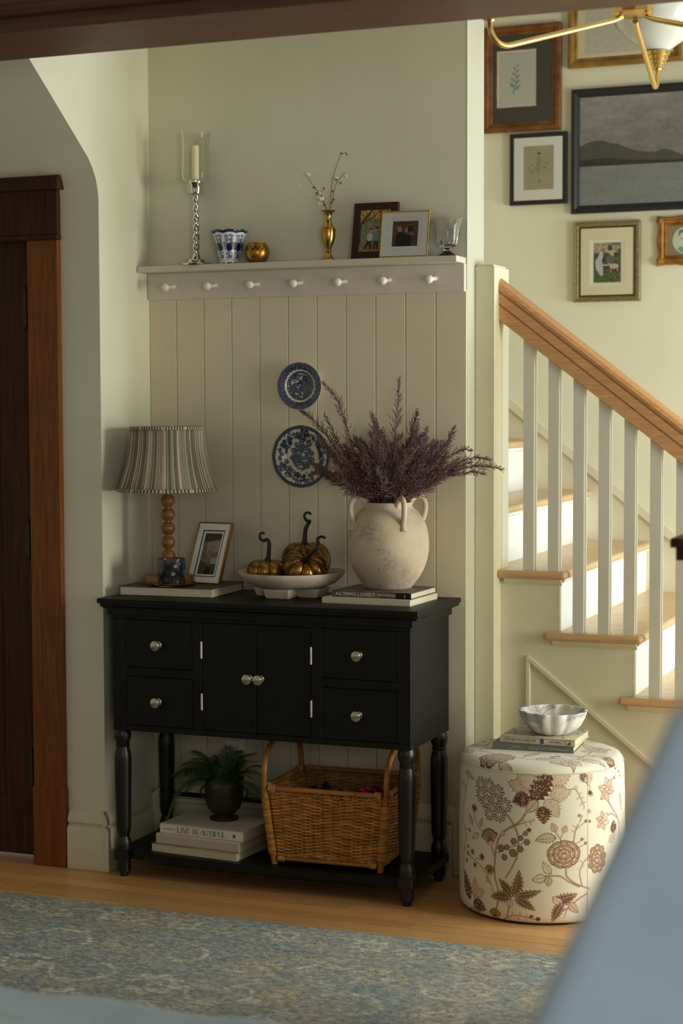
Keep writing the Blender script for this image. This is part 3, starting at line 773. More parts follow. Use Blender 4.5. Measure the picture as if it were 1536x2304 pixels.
# ================================================================== PLATES ON THE WALL
def plate_canvas(big, seed):
    c = Canvas(2, 2, 220, -1, -1, (214, 206, 188)); rg = random.Random(seed)
    D, M2, LT = (30, 36, 60), (66, 74, 102), (140, 144, 154)
    if not big:
        c.ell(0, 0, 1, 1, (54, 62, 92), n=60)
        for _ in range(900):
            a, r = rg.uniform(0, 2*PI), rg.uniform(.70, .98); c.ell(r*math.cos(a), r*math.sin(a), .026, .012, rg.choice([D, D, M2, LT, (86, 94, 122)]), rg.uniform(0, 3), 7)
        P = [(.70*(1+.025*math.sin(40*t)+.015*math.sin(23*t))*math.cos(t), .70*(1+.025*math.sin(40*t)+.015*math.sin(23*t))*math.sin(t)) for t in [2*PI*k/240 for k in range(240)]]
        c.poly(P, (206, 196, 178)); c.ell(0, 0, .62, .62, (50, 56, 82), n=50); c.ell(0, 0, .60, .60, (78, 82, 106), n=50); c.ell(0, 0, .57, .57, (58, 64, 94), n=50)
        for _ in range(420):
            a, r = rg.uniform(0, 2*PI), .57*math.sqrt(rg.random()); c.ell(r*math.cos(a), r*math.sin(a), rg.uniform(.015, .05), rg.uniform(.008, .02), rg.choice([D, D, M2, (88, 100, 136), LT]), rg.uniform(0, 3), 8)
        c.poly([(-.44, .18), (-.36, .26), (-.1, .24), (-.06, .16), (-.3, .12), (-.42, .02)], (206, 198, 180)); c.poly([(-.1, .30), (.1, .24), (.16, .32), (.06, .42), (-.02, .36)], (206, 198, 180)); c.poly([(-.2, .5), (0, .55), (.3, .46), (.42, .34), (.36, .42), (.1, .48)], (204, 196, 180))
        for (x, y, rx_, ry) in [(-.14, -.05, .05, .04), (-.2, -.34, .06, .05), (.06, -.3, .03, .07), (.02, -.47, .09, .025), (-.04, .04, .03, .05)]: c.ell(x, y, rx_, ry, (204, 196, 178))
        c.ell(.2, .3, .14, .12, D); c.ell(-.28, .2, .09, .03, D); c.ell(-.02, .14, .1, .09, D); c.rect(.02, -.25, .4, .05, (58, 66, 100))
        for k in range(8): c.rect(.04+k*.045, -.24, .055+k*.045, .04, LT if k % 2 else D)
    else:
        c.ell(0, 0, 1, 1, (34, 44, 74), n=60)
        P = [((.885+.008*math.cos(24*t))*math.cos(t), (.885+.008*math.cos(24*t))*math.sin(t)) for t in [2*PI*k/160 for k in range(160)]]
        c.poly(P, (212, 204, 184))
        for a0 in range(6):
            A = PI/2+a0*PI/3
            for _ in range(21):
                a, r = A+rg.gauss(0, .25), .70+rg.gauss(0, .075); r = min(max(r, .56), .85)
                x, y = r*math.cos(a), r*math.sin(a); s_ = rg.uniform(.04, .075)
                for k in range(6): c.ell(x+s_*.7*math.cos(k*PI/3), y+s_*.7*math.sin(k*PI/3), s_*.55, s_*.4, rg.choice([D, M2, (84, 92, 118), D]), k*PI/3, 8)
                c.ell(x, y, s_*.4, s_*.4, rg.choice([(190, 186, 176), D, (120, 128, 150)]))
            for _ in range(14):
                a, r = A+rg.gauss(0, .34), .7+rg.gauss(0, .08); r = min(max(r, .55), .86); c.ell(r*math.cos(a), r*math.sin(a), .055, .02, rg.choice([D, M2, (40, 50, 84)]), rg.uniform(0, 3), 8)
        c.ell(0, -.02, .36, .42, (80, 88, 114), n=30)
        for _ in range(300):
            a, r = rg.uniform(0, 2*PI), math.sqrt(rg.random()); x, y = .37*r*math.cos(a), -.02+.43*r*math.sin(a); c.ell(x, y, rg.uniform(.012, .045), rg.uniform(.008, .025), rg.choice([D, D, M2, (108, 118, 146), (150, 154, 166), (52, 62, 100)]), rg.uniform(0, 3), 8)
        for (x, y) in [(-.05, .44), (.02, .5), (-.2, .38), (.26, .38), (.2, .44), (-.32, .2), (.34, .1), (.36, -.1), (-.36, -.05)]:
            for k in range(6): c.ell(x+.05*math.cos(k*PI/3), y+.05*math.sin(k*PI/3), .035, .028, rg.choice([D, M2]), k, 8)
        for (x, y, rx_, ry) in [(.04, .06, .05, .06), (-.06, -.33, .09, .03), (.1, -.14, .1, .018), (-.12, .12, .07, .012), (.12, .16, .06, .015)]: c.ell(x, y, rx_, ry, (200, 194, 178))
    return c
def plate(label, x, y, z, r, big, seed):
    t = thing('wall_plate', label, 'plate', (x, y, z), (PI/2, 0, 0))
    im = plate_canvas(big, seed).image('transfer_print_%d' % seed)
    m = mat('blue_transferware_%d' % seed, (255, 255, 255), .14, image=im, coat=.5)
    pf = [(0, .0095), (.50, .0095), (.57, .010), (.60, .0125), (.66, .016), (.97, .0215), (1.0, .021)]
    mb = MB(); n = 64; V = []; F = []; U = []
    def sc_(tt): return 1+(.005*math.cos(12*tt) if big else 0)
    for i, (q, zz) in enumerate(pf):
        for k in range(n):
            a = 2*PI*k/n; s_ = sc_(a) if q > .8 else 1
            V.append((r*q*s_*math.cos(a), r*q*s_*math.sin(a), zz))
    for i in range(len(pf)-1):
        for k in range(n):
            F.append((i*n+k, i*n+(k+1) % n, (i+1)*n+(k+1) % n, (i+1)*n+k))
            def uv(ii, kk):
                a = 2*PI*kk/n; q = pf[ii][0]*.995; return (.5+.5*q*math.cos(a), .5+.5*q*math.sin(a))
            U.append([uv(i, k), uv(i, k+1), uv(i+1, k+1), uv(i+1, k)])
    mb.add(V, F, U)
    build('face', mb, m, t, 60)
    build('back', MB().lathe([(0, .004), (r*.55, .004), (r*.55, .001), (r*.60, .001), (r*.63, .007), (r*.97, .0165), (r*1.0, .0205)], 64), M_porc, t, 60)
    hk = MB()
    for a in (.45*PI, .55*PI, 1.4*PI, 1.6*PI):
        hk.tube([(r*.9*math.cos(a), r*.9*math.sin(a), .0125), (r*1.005*math.cos(a), r*1.005*math.sin(a), .018), (r*1.0*math.cos(a), r*1.0*math.sin(a), .0235), (r*.96*math.cos(a), r*.96*math.sin(a), .0235)], .0009, 5)
    build('wire_hanger', hk, M_brassd, t)
plate('smaller blue and white plate with a landscape, hung above the other plate', -2.176, YB-.0065, 1.5125, .0735, False, 11)
plate('larger blue and white plate with floral border, hung just left of the purple heather', -2.172, YB-.0065, 1.2915, .0975, True, 12)
# ================================================================== BOOKS
M_lettd = mat('dark_lettering', (40, 36, 34), .7); M_lettw = mat('white_lettering', (224, 218, 208), .6); M_letts = mat('silver_gray_lettering', (176, 172, 158), .6); M_lettg = mat('pale_lettering', (126, 122, 112), .7)
def hardback(label, loc, rz, L, D, H, cover, spine='front', cov=.0022, texts=(), paper=None, loose=0, group=None, flush=False, roundsp=0):
    """book lying flat: x = along the spine (length L), y = away from the viewer (depth D); origin = centre of the bottom.
    spine 'front' -> the spine faces the viewer (-y); 'back' -> the fore edge / page block faces the viewer"""
    t = thing('book', label, 'book', loc, (0, 0, rz), group=group)
    in_ = 0 if flush else .0028
    mb = MB()
    mb.box(-L/2, L/2, -D/2, D/2, 0, cov, b=.0006); mb.box(-L/2, L/2, -D/2, D/2, H-cov, H, b=.0006)
    if spine == 'front':
        mb.prism([(-D/2-roundsp, cov*.3+H*.12), (-D/2-roundsp, H-cov*.3-H*.12), (-D/2, H-.0003), (-D/2+.003, H-.0003), (-D/2+.003, .0003), (-D/2, .0003)], 'x', -L/2, L/2)
    elif spine == 'back':
        mb.box(-L/2, L/2, D/2-.003, D/2, 0, H)
    build('cover', mb, cover, t, 0)
    y0, y1 = (-D/2+.003, D/2-in_) if spine == 'front' else (-D/2+in_, D/2-.003)
    build('page_block', MB().box(-L/2+in_, L/2-in_, y0, y1, cov, H-cov), paper or M_paper, t, 0)
    for (tx, h, w, x, z, m, flip) in texts:
        me = text_mesh(tx, h, w)
        y = -D/2-roundsp-.0003 if spine == 'front' else -D/2
        o = link('lettering', me, m, t, (x, y, z))
        if flip: o.rotation_euler = (0, PI, 0); o.location = (x+(w or 0), y, z+h); o.rotation_euler = (0, PI, 0); o.scale = (1, 1, 1)
    return t
ZT = .8665
M_cov_ivory = mat('ivory_cover', (222, 210, 184), .6, var=.03, scale=10); M_cov_photo = mat('mottled_photo_cover', (120, 106, 92), .5, col2=(74, 64, 56), scale=34, detail=6)
M_cov_white = mat('white_cover', (224, 216, 202), .6); M_cov_linen = mat('pale_linen_cover', (196, 180, 164), .8, var=.05, scale=200); M_cov_kraft = mat('worn_tan_cover', (190, 170, 132), .75, col2=(150, 96, 62), scale=7)
M_cov_gray = mat('gray_green_cover', (110, 110, 102), .6, var=.05, scale=20); M_cov_cream = mat('cream_patterned_cover', (214, 202, 170), .55, col2=(196, 186, 166), scale=12); M_cov_olive = mat('olive_photo_cover', (92, 84, 48), .65, col2=(46, 42, 32), scale=16, detail=6)
# under the lamp: large book showing its page edges
hardback('large coffee table book lying under the striped lamp with its page edges facing out', (-2.508, 4.962, ZT), math.radians(2.5), .312, .250, .0285, M_cov_olive, 'back', texts=())
# under the urn
hardback('slim ivory book, lower of the two under the whitewashed urn', (-1.842, 4.952, ZT), math.radians(-2), .280, .226, .0178, M_cov_ivory, 'front', flush=True, texts=[('SIMPLE', .0032, .018, -.115, .007, M_lettg, 0), ('THE BOOK', .003, .018, .098, .007, M_lettg, 0)] if False else ())
t = hardback('mottled gray book with white title lettering directly under the urn', (-1.834, 4.968, ZT+.0180), math.radians(-1.5), .2510, .214, .0182, M_cov_photo, 'front', texts=[('ALL THINGS', .0088, .067, -.1140, .0052, M_lettw, 0), ('LOVELY', .0108, .054, -.0420, .0044, M_lettw, 0), ('JENN JOHNSON', .0062, .054, .0205, .0062, M_lettw, 0), ])
build('spine_band', MB().box(.0785, .1256, -.1078, -.1065, .0, .0182), M_void, t, 0)
link('lettering', text_mesh('DESIGN', .0028, .010), M_lettw, t, (.108, -.1084, .0035), (0, -PI/2, 0))
# bottom shelf stack
ZL = .079
hardback('worn tan magazine-size book at the bottom of the stack on the lower shelf', (-2.383, 4.905, ZL), math.radians(-5), .306, .225, .0245, M_cov_kraft, 'back', cov=.0012)
hardback('thick book in pale mauve linen, middle of the stack on the lower shelf', (-2.374, 4.902, ZL+.0247), math.radians(-4.5), .292, .205, .0325, M_cov_linen, 'front', roundsp=.003)
t = hardback('white book with tall serif title, topmost of the stack on the lower shelf', (-2.366, 4.900, ZL+.0575), math.radians(-4), .290, .190, .0300, M_cov_white, 'front', flush=True)
# tall thin serif capitals drawn as flat strokes
GL = {'L': [('v', 0, 0, 1, 1), ('h', 0, 0, .5), ('s', .5, 0, .22)], 'I': [('v', 0, 0, 1, 1)], 'V': [('d', 0, 1, .28, 0, 1), ('d', .28, 0, .56, 1, .4)], 'E': [('v', 0, 0, 1, 1), ('h', 0, 0, .48), ('h', 0, 1, .46), ('h', 0, .52, .34), ('s', .48, 0, .2), ('s', .46, 1, -.2)],
      'B': [('v', 0, 0, 1, 1), ('c', .12, .76, .26, .24, 1), ('c', .12, .26, .3, .26, 1)], 'A': [('d', 0, 0, .28, 1, .4), ('d', .28, 1, .58, 0, 1), ('h', .1, .34, .34)], 'U': [('v', 0, .2, 1, 1), ('u', 0, .2, .5), ('v', .5, .2, 1, .4)], 'T': [('v', .27, 0, 1, 1), ('h', 0, 1, .6), ('s', 0, 1, -.22), ('s', .6, 1, -.22)], 'F': [('v', 0, 0, 1, 1), ('h', 0, 1, .46), ('h', 0, .52, .34), ('s', .46, 1, -.2)]}
ADV = {'L': .66, 'I': .26, 'V': .68, 'E': .64, 'B': .62, 'A': .70, 'U': .70, 'T': .74, 'F': .62, ' ': .36}
def serif_text(txt, h, w):
    mb = MB(); x = 0; tw_ = .085; th = .028
    def P(poly): mb.prism([(a, b) for a, b in poly], 'y', -.0004, .0002)
    for ch in txt:
        for g in GL.get(ch, []):
            if g[0] == 'v':
                a = x+g[1]; ww = tw_ if g[4] == 1 else th
                P([(a, g[2]), (a+ww, g[2]), (a+ww, g[3]), (a, g[3])])
                for zz in (g[2], g[3]):
                    if zz in (0, 1): P([(a-.06, zz-(th if zz else 0)), (a+ww+.06, zz-(th if zz else 0)), (a+ww+.06, zz+(0 if zz else th)), (a-.06, zz+(0 if zz else th))])
            elif g[0] == 'h': P([(x+g[1], g[2]-th/2), (x+g[1]+g[3], g[2]-th/2), (x+g[1]+g[3], g[2]+th/2), (x+g[1], g[2]+th/2)])
            elif g[0] == 's': P([(x+g[1]-th, g[2]), (x+g[1], g[2]), (x+g[1]+.01, g[2]+g[3]), (x+g[1]-th*.3, g[2]+g[3])])
            elif g[0] == 'd':
                ww = tw_ if g[5] == 1 else th
                P([(x+g[1], g[2]), (x+g[1]+ww, g[2]), (x+g[3]+ww, g[4]), (x+g[3], g[4])])
            elif g[0] == 'c':
                n = 10
                o_ = [(x+g[1]+g[3]*math.sin(PI*i/n)+.0, g[2]-g[4]*math.cos(PI*i/n)) for i in range(n+1)]
                i_ = [(x+g[1]+(g[3]-tw_)*math.sin(PI*i/n), g[2]-(g[4]-th)*math.cos(PI*i/n)) for i in range(n+1)]
                for i in range(n): P([o_[i], o_[i+1], i_[i+1], i_[i]])
            elif g[0] == 'u':
                n = 10; rx_ = g[3]/2; cxx = x+rx_+tw_/2
                o_ = [(cxx-(rx_+tw_/2)*math.cos(PI*i/n), g[2]-.2*math.sin(PI*i/n)) for i in range(n+1)]
                i_ = [(cxx-(rx_-tw_/2)*math.cos(PI*i/n), g[2]-(.2-th)*math.sin(PI*i/n)) for i in range(n+1)]
                for i in range(n): P([o_[i], o_[i+1], i_[i+1], i_[i]])
        x += ADV.get(ch, .5)
    k = w/x
    for i, v in enumerate(mb.v): mb.v[i] = (v[0]*k, v[1], v[2]*h)
    return mb
o = build('lettering', serif_text('LIVE BEAUTIFUL', .0165, .172), M_lettd, t, 0); o.location = (-.082, -.0953, .0068)
o = link('lettering', text_mesh('CALDERONE', .0042, .042), M_lettg, t, (-.134, -.0953, .0125))
em = MB().lathe([(0, 0), (.0052, 0), (.0052, .0004), (0, .0004)], 20); em.xf(Matrix.Rotation(PI/2, 4, 'X')); o = build('emblem', em, M_lettd, t); o.location = (.116, -.0951, .0150)
link('lettering', text_mesh('a', .0038, .004), M_lettw, t, (.1140, -.0957, .0131))
# on the ottoman
ZO = .455
t = hardback('gray-green book lying upside down on the floral ottoman under the cream book', (-1.3610, 4.985, ZO), math.radians(3.5), .236, .165, .0195, M_cov_gray, 'front')
for tx, h, w, x, z in [('THE', .0042, .014, .098, .0095), ('MAGNOLIA', .0078, .064, .080, .0095), ('STORY', .0062, .032, .010, .0095), ('GAINES', .0042, .024, -.046, .0125), ('WITH MARK DAGOSTINO', .0030, .046, -.036, .0062)]:
    o = link('lettering', text_mesh(tx, h, w), M_letts, t, (x+.008, -.0829, z+h/2-.0015), (0, PI, 0))
t = hardback('cream patterned book with blue emblem on its spine, under the marble bowl', (-1.3430, 4.987, ZO+.0197), math.radians(0), .222, .170, .0200, M_cov_cream, 'front')
fr = MB()
for (a, b, c, d) in [(-.100, .078, .0045, .0049), (-.100, .078, .0158, .0162), (-.100, -.0996, .0045, .0162), (.0776, .078, .0045, .0162)]: fr.box(a, b, -.0855, -.0847, c, d)
fr.box(.083, .100, -.0855, -.0847, .0035, .0042); fr.box(.083, .100, -.0855, -.0847, .0165, .0172); fr.box(.083, .0837, -.0855, -.0847, .0035, .0172); fr.box(.0993, .100, -.0855, -.0847, .0035, .0172)
fr.prism([(.086, .006), (.097, .006), (.0975, .014), (.093, .010)], 'y', -.0855, -.0847)
build('spine_frame', fr, M_lettd, t, 0)
link('lettering', text_mesh('THE LIFE YOU LONG FOR', .0056, .094), M_lettd, t, (-.096, -.0853, .0078))
link('lettering', text_mesh('NOCKELS', .005, .033), M_lettd, t, (.036, -.0853, .0078))
fl_ = MB()
for k in range(7):
    a = 2*PI*k/7; q = MB().lathe([(0, 0), (.0028, 0), (.0028, .0003), (0, .0003)], 10, (.0042*math.cos(a), .0058*math.sin(a), 0)); fl_.add(q.v, q.f)
q = MB().lathe([(0, 0), (.0032, 0), (.0032, .0005), (0, .0005)], 10); fl_.add(q.v, q.f)
fl_.xf(Matrix.Rotation(PI/2, 4, 'X')); o = build('emblem', fl_, mat('blue_ink', (74, 88, 122), .6), t); o.location = (.014, -.0852, .0103)
bl_ = MB(); rg = random.Random(5)
for _ in range(46):
    x, y = rg.uniform(-.10, .10), rg.uniform(-.075, .08); a = rg.uniform(0, 3); l = rg.uniform(.006, .016)
    bl_.add([(x-l*math.cos(a), y-l*math.sin(a), 0), (x+l*.3*math.sin(a), y-l*.3*math.cos(a), 0), (x+l*math.cos(a), y+l*math.sin(a), 0), (x-l*.3*math.sin(a), y+l*.3*math.cos(a), 0)], [(0, 1, 2, 3)])
o = build('cover_print', bl_, mat('blue_gray_print', (112, 118, 128), .6), t, 0); o.location = (0, 0, .0203); o['kind'] = 'stuff'

# ================================================================== MARBLE BOWL
def marble():
    m = mat('white_marble', (226, 222, 214), .5); nt = m.node_tree; N = nt.nodes; b = N['Principled BSDF']
    tc = N.new('ShaderNodeTexCoord'); no = N.new('ShaderNodeTexNoise'); no.inputs['Scale'].default_value = 15; no.inputs['Detail'].default_value = 9; no.inputs['Distortion'].default_value = .9
    nt.links.new(tc.outputs['Object'], no.inputs['Vector'])
    r = N.new('ShaderNodeValToRGB'); e = r.color_ramp.elements
    e[0].position = .36; e[0].color = (*srgb((206, 202, 195)), 1); e[1].position = .62; e[1].color = (*srgb((232, 228, 220)), 1)
    q = e.new(.47); q.color = (*srgb((166, 163, 159)), 1); q = e.new(.505); q.color = (*srgb((216, 212, 206)), 1)
    nt.links.new(no.outputs['Fac'], r.inputs[0]); nt.links.new(r.outputs[0], b.inputs['Base Color'])
    return m
t = tag(build('marble_bowl', MB().lathe([(0, 0), (.046, 0), (.060, .006), (.080, .026), (.093, .050), (.0985, .066), (.0975, .0685), (.0925, .0685), (.088, .058), (.078, .036), (.060, .017), (.045, .012), (0, .011)], 96, (0, 0, 0), 0,
      lambda th, r, z, i: (r*(1+(.085*abs(math.cos(6*th+.4))-.06 if r > .03 else 0)), z)), marble(), None, 50, (-1.3190, 4.990, ZO+.0402)),
      'scalloped white and gray marble bowl standing on the books on the ottoman', 'bowl')

# ================================================================== LAMP, TRAY, MUG, PHOTO FRAME
ZK = ZT+.0285
M_bead = mat('walnut_bead', (154, 98, 46), .42, col2=(118, 70, 30), scale=20, stretch=(1, 1, 4), coat=.15)
t = thing('table_lamp', 'table lamp with stacked wooden bead stem and striped pleated shade', 'lamp', (-2.5465, 4.945, ZK))
build('base', MB().lathe([(0, 0), (.078, 0), (.080, .002), (.081, .012), (.0805, .022), (.078, .027), (.070, .0295), (.020, .030), (0, .030)], 48), M_bead, t, 50)
for k in range(6):
    z = .0445+.0432*k
    build('bead', MB().sphere((0, 0, z), .0222, 24, 14), M_bead, t)
build('socket', MB().lathe([(.006, .01), (.006, .03), (.008, .284), (.008, .315), (.014, .315), (.015, .345), (.012, .35), (0, .35)], 20), M_brassd, t)
bu = MB().lathe([(.0, .35), (.013, .352), (.014, .365), (.026, .39), (.030, .41), (.024, .432), (.010, .445), (0, .447)], 20); build('bulb', bu, mat('unlit_bulb', (236, 232, 222), .3), t)
# shade: gathered striped fabric
def shade_stripes():
    rg = random.Random(21); cols = []
    G, P, Cc, Dk = (132, 124, 102), (214, 182, 156), (210, 198, 170), (92, 84, 66)
    n = 0; W = 0
    k = 0
    while W < 150:
        if k % 5 == 0: seq = [(P, rg.uniform(.7, 1.5)), (Dk, .3)]
        elif rg.random() < .45: seq = [(G, rg.uniform(.5, 1.0)), (Dk, .4), (G, .5), (Dk, .3)]
        else: seq = [(Cc, .34), (Dk, .34), (Cc, .30), (G, .45), (Dk, .3)]
        k += 1
        for s_ in seq: cols.append(s_); W += s_[1]
    return cols, W
cols, Wt = shade_stripes()
c = Canvas(Wt, 8, 14, 0, 0, (150, 140, 120)); x = 0
for col, w_ in cols: c.rect(x, 0, x+w_, 8, col); x += w_
c.noise(.05, 2, 3)
M_shade = mat('striped_gathered_linen', (255, 255, 255), .9, image=c.image('shade_stripes'), sheen=.2)
cb_ = Canvas(170, 2, 10, 0, 0, (196, 184, 160))
for k in range(170):
    if k % 2: cb_.rect(k, 0, k+1, 2, (72, 66, 52))
for k in range(0, 170, 17): cb_.rect(k, 0, k+1.6, 2, (206, 178, 158))
M_sband = mat('striped_binding', (255, 255, 255), .9, image=cb_.image('binding_stripes'))
ns = 360; mb = MB(); V = []; F = []; U = []
rgs = random.Random(7); ph = [rgs.uniform(.6, 1.0) for _ in range(90)]
zs = [.294, .33, .37, .42, .46, .489]
def shr(z):
    q = (z-.294)/(.489-.294); return .1555+(.1150-.1555)*q-.012*math.sin(PI*q)*.9
for z in zs:
    for k in range(ns):
        a = 2*PI*k/ns; r = shr(z)+.0016*math.sin(90*a)*ph[int(90*k/ns) % 90]
        V.append((r*math.cos(a), r*math.sin(a), z))
for i in range(len(zs)-1):
    for k in range(ns):
        F.append((i*ns+k, i*ns+(k+1) % ns, (i+1)*ns+(k+1) % ns, (i+1)*ns+k)); U.append([(k/ns, zs[i]), ((k+1)/ns, zs[i]), ((k+1)/ns, zs[i+1]), (k/ns, zs[i+1])])
mb.add(V, F, U); o = build('lamp_shade', mb, M_shade, t, 60)
sm = o.modifiers.new('thick', 'SOLIDIFY'); sm.thickness = .0012; sm.offset = -1
for z0, z1 in ((.2915, .3015), (.4825, .4925)):
    mb = MB(); V = []; F = []; U = []; nn = 120
    for z in (z0, z1):
        for k in range(nn):
            a = 2*PI*k/nn; r = shr(z)+.003; V.append((r*math.cos(a), r*math.sin(a), z))
    for k in range(nn): F.append((k, (k+1) % nn, nn+(k+1) % nn, nn+k)); U.append([(k/nn, 0), ((k+1)/nn, 0), ((k+1)/nn, 1), (k/nn, 1)])
    mb.add(V, F, U); o = build('shade_binding', mb, M_sband, t, 60); sm = o.modifiers.new('thick', 'SOLIDIFY'); sm.thickness = .0018; sm.offset = -1
sp_ = MB()
for k in range(3):
    a = 2*PI*k/3+.3; sp_.tube([(0, 0, .465), (.112*math.cos(a), .112*math.sin(a), .486)], .0014, 6)
build('shade_spider', sp_, M_brassd, t)
tag(build('brass_tray', MB().lathe([(0, 0), (.058, 0), (.071, .006), (.0735, .0095), (.072, .0105), (.068, .0075), (.056, .003), (0, .0026)], 60), M_brass, None, 50, (-2.5060, 4.908-.012, ZK+.0002)), 'shallow round brass tray under the dark floral candle jar', 'tray')
c = Canvas(32, 10, 24, 0, 0, (34, 42, 46)); c.noise(.10, 30, 2); rg = random.Random(3)
for _ in range(46):
    x, y = rg.uniform(0, 32), rg.uniform(0, 9); a = rg.uniform(.7, 2.4); l = rg.uniform(1, 3.2); w_ = rg.uniform(.25, .9)
    col = rg.choice([(50, 64, 68), (60, 76, 76), (44, 56, 64), (74, 88, 84), (52, 68, 66)])
    c.poly([(x, y), (x+l*.5*math.cos(a)-w_*math.sin(a), y+l*.5*math.sin(a)+w_*math.cos(a)), (x+l*math.cos(a), y+l*math.sin(a)), (x+l*.5*math.cos(a)+w_*math.sin(a), y+l*.5*math.sin(a)-w_*math.cos(a))], col)
    c.line([(x, y), (x+l*math.cos(a), y+l*math.sin(a))], .08, (88, 100, 96))
for (x, y) in [(3, 6.5), (12, 7.4), (27.0, 4.6), (27.9, 7.6)]:
    for k in range(5): c.ell(x+.5*math.cos(k*1.257), y+.5*math.sin(k*1.257), .42, .34, (150, 112, 120), k, 8)
    c.ell(x, y, .25, .25, (206, 180, 176))
M_jar = mat('dark_floral_glaze', (255, 255, 255), .1, image=c.image('jar_print'), coat=.8)
t = thing('candle_jar', 'dark floral ceramic candle jar on the small brass tray', 'candle jar', (-2.512, 4.898, ZK+.0030))
build('jar', MB().lathe([(.0415, .001), (.0440, .004), (.0445, .079)], 56), M_jar, t, 60)
build('rim', MB().lathe([(.0445, .079), (.0440, .0815), (.0425, .0812), (.0412, .078), (.041, .012), (0, .011)], 56), mat('dark_glaze_rim', (40, 46, 48), .15, coat=.6), t, 60)
build('bottom', MB().lathe([(0, 0), (.040, 0), (.0415, .001)], 40), M_void, t, 60)
build('wax', MB().lathe([(.0405, .055), (0, .056)], 40), M_candle, t)
# leaning photo frame on the big book
c = Canvas(9, 16, 20, 0, 0, (118, 108, 94)); c.rect(0, 12, 9, 16, (84, 62, 52)); c.poly([(0, 12), (9, 13.5), (9, 9), (3, 7.5), (2, 12)], (152, 146, 132)); c.noise(.12, 10, 6); c.rect(0, 0, 9, 5, (74, 66, 54)); c.poly([(2.6, 4.5), (3.6, 9.2), (4.6, 9.6), (5.4, 8.6), (5.5, 5)], (128, 118, 108)); c.poly([(3.0, 0), (4.2, 4), (5.2, 3.6), (7.4, 0)], (38, 32, 34)); c.ell(4.9, 4.6, 1.0, 1.3, (128, 96, 84)); c.poly([(1, 0), (2.4, 3.2), (3.4, 3), (3, 0)], (108, 74, 62)); c.rect(5.6, 4.2, 9, 6.5, (160, 158, 148)); c.noise(.1, 3, 7)
M_p3 = photo_mat('portrait_photo', c)
picture('gold edged frame holding a portrait photo, leaning beside the lamp', (-2.445, 4.972, ZK+.0015), (math.radians(-25), 0, math.radians(-6)), .120, .206, flatprof(.004, .016, .0012), M_brass, M_p3, .056, .134, iz=.035, mats=[(-.042, .042, .022, .182, M_matw), (-.0385, .0385, .0255, .1785, M_matn), (-.0325, .0325, .0315, .1725, M_matw)], name='photo_frame', cat='photo frame', extra=None)

# ================================================================== FOOTED BOWL AND PUMPKINS
M_bisque = mat('pale_pink_clay', (206, 188, 168), .8, var=.05, scale=30, bump=.06, bscale=160)
t = thing('footed_bowl', 'wide pale clay bowl on blocky feet holding three gold pumpkins', 'bowl', (-2.1440, 4.985, ZT))
build('dish', MB().lathe([(0, .028), (.06, .027), (.10, .030), (.134, .042), (.155, .060), (.1655, .076), (.1645, .0785), (.1600, .0770), (.148, .062), (.120, .047), (.08, .038), (0, .036)], 80), M_bisque, t, 60)
for k in range(4):
    a = math.radians(-2.6+90*k)
    f_ = MB(); V = []
    for (z, rr, hw_) in ((.0, .102, .040), (.030, .112, .046)):
        for (u, v) in ((.030, -hw_*.8), (rr, -hw_), (rr, hw_), (.030, hw_*.8)): V.append((u, v, z))
    f_.add(V, [(0, 1, 2, 3), (4, 5, 6, 7), (0, 1, 5, 4), (1, 2, 6, 5), (2, 3, 7, 6), (3, 0, 4, 7)])
    f_.xf(Matrix.Rotation(a, 4, 'Z')); o = build('foot', f_, M_bisque, t, 0)
    bv = o.modifiers.new('bevel', 'BEVEL'); bv.width = .006; bv.segments = 3
M_pump = mat('antique_gold_pumpkin', (170, 122, 44), .3, metal=.85, col2=(86, 54, 16), scale=11, detail=6, coat=.3); M_pstem = mat('dark_bronze_stem', (46, 40, 30), .35, metal=.5)
def pumpkin(label, loc, rot, R, hz_, ribs, stem, srad):
    t = thing('gold_pumpkin', label, 'pumpkin', loc, rot)
    n, k = ribs*10, 22; V = []; F = []
    for i in range(k+1):
        ph_ = PI*i/k
        for j in range(n):
            a = 2*PI*j/n; rib = abs(math.cos(a*ribs/2))**.62
            s_ = math.sin(ph_)
            r = R*(s_**.78)*(.86+.14*rib)
            z = -math.cos(ph_)*hz_*(.88+.12*rib)
            z -= (.26*hz_*math.exp(-(r/(R*.36))**2))*(1 if z > 0 else -.5)
            V.append((r*math.cos(a), r*math.sin(a), z))
    for i in range(k):
        for j in range(n): F.append((i*n+j, i*n+(j+1) % n, (i+1)*n+(j+1) % n, (i+1)*n+j))
    build('fruit', MB().add(V, F), M_pump, t, 80)
    P = smoothpath(stem, 6); m = len(P)
    build('stem', MB().tube(P, [srad*(.95-.62*(q/(m-1))**.45) if q > 3 else srad*(1.5-.18*q) for q in range(m)], 12), M_pstem, t, 60)
    return t
zb = ZT+.040
p1 = .033
pumpkin('squat gold pumpkin at the left of the clay bowl with a hooked stem', (-2.2100, 4.950, zb+.039), (0, 0, .2), .0645, .0385, 8, [(0, 0, .024), (.004, 0, .05), (.006, 0, .084), (.000, -.002, .0965), (-.010, -.004, .093), (-.0205, -.004, .099), (-.021, -.003, .113), (-.012, -.002, .117), (-.008, -.002, .112)], .0098)
pumpkin('largest gold pumpkin at the back of the clay bowl with a tall curled stem', (-2.1210, 5.0430, zb+.065), (0, 0, .5), .0780, .064, 9, [(-.004, 0, .044), (-.003, 0, .07), (.000, 0, .098), (.010, 0, .118), (.012, -.003, .123), (.004, -.004, .124), (-.004, -.004, .136), (.000, -.004, .148), (.010, -.004, .149), (.016, -.003, .143)], .0100)
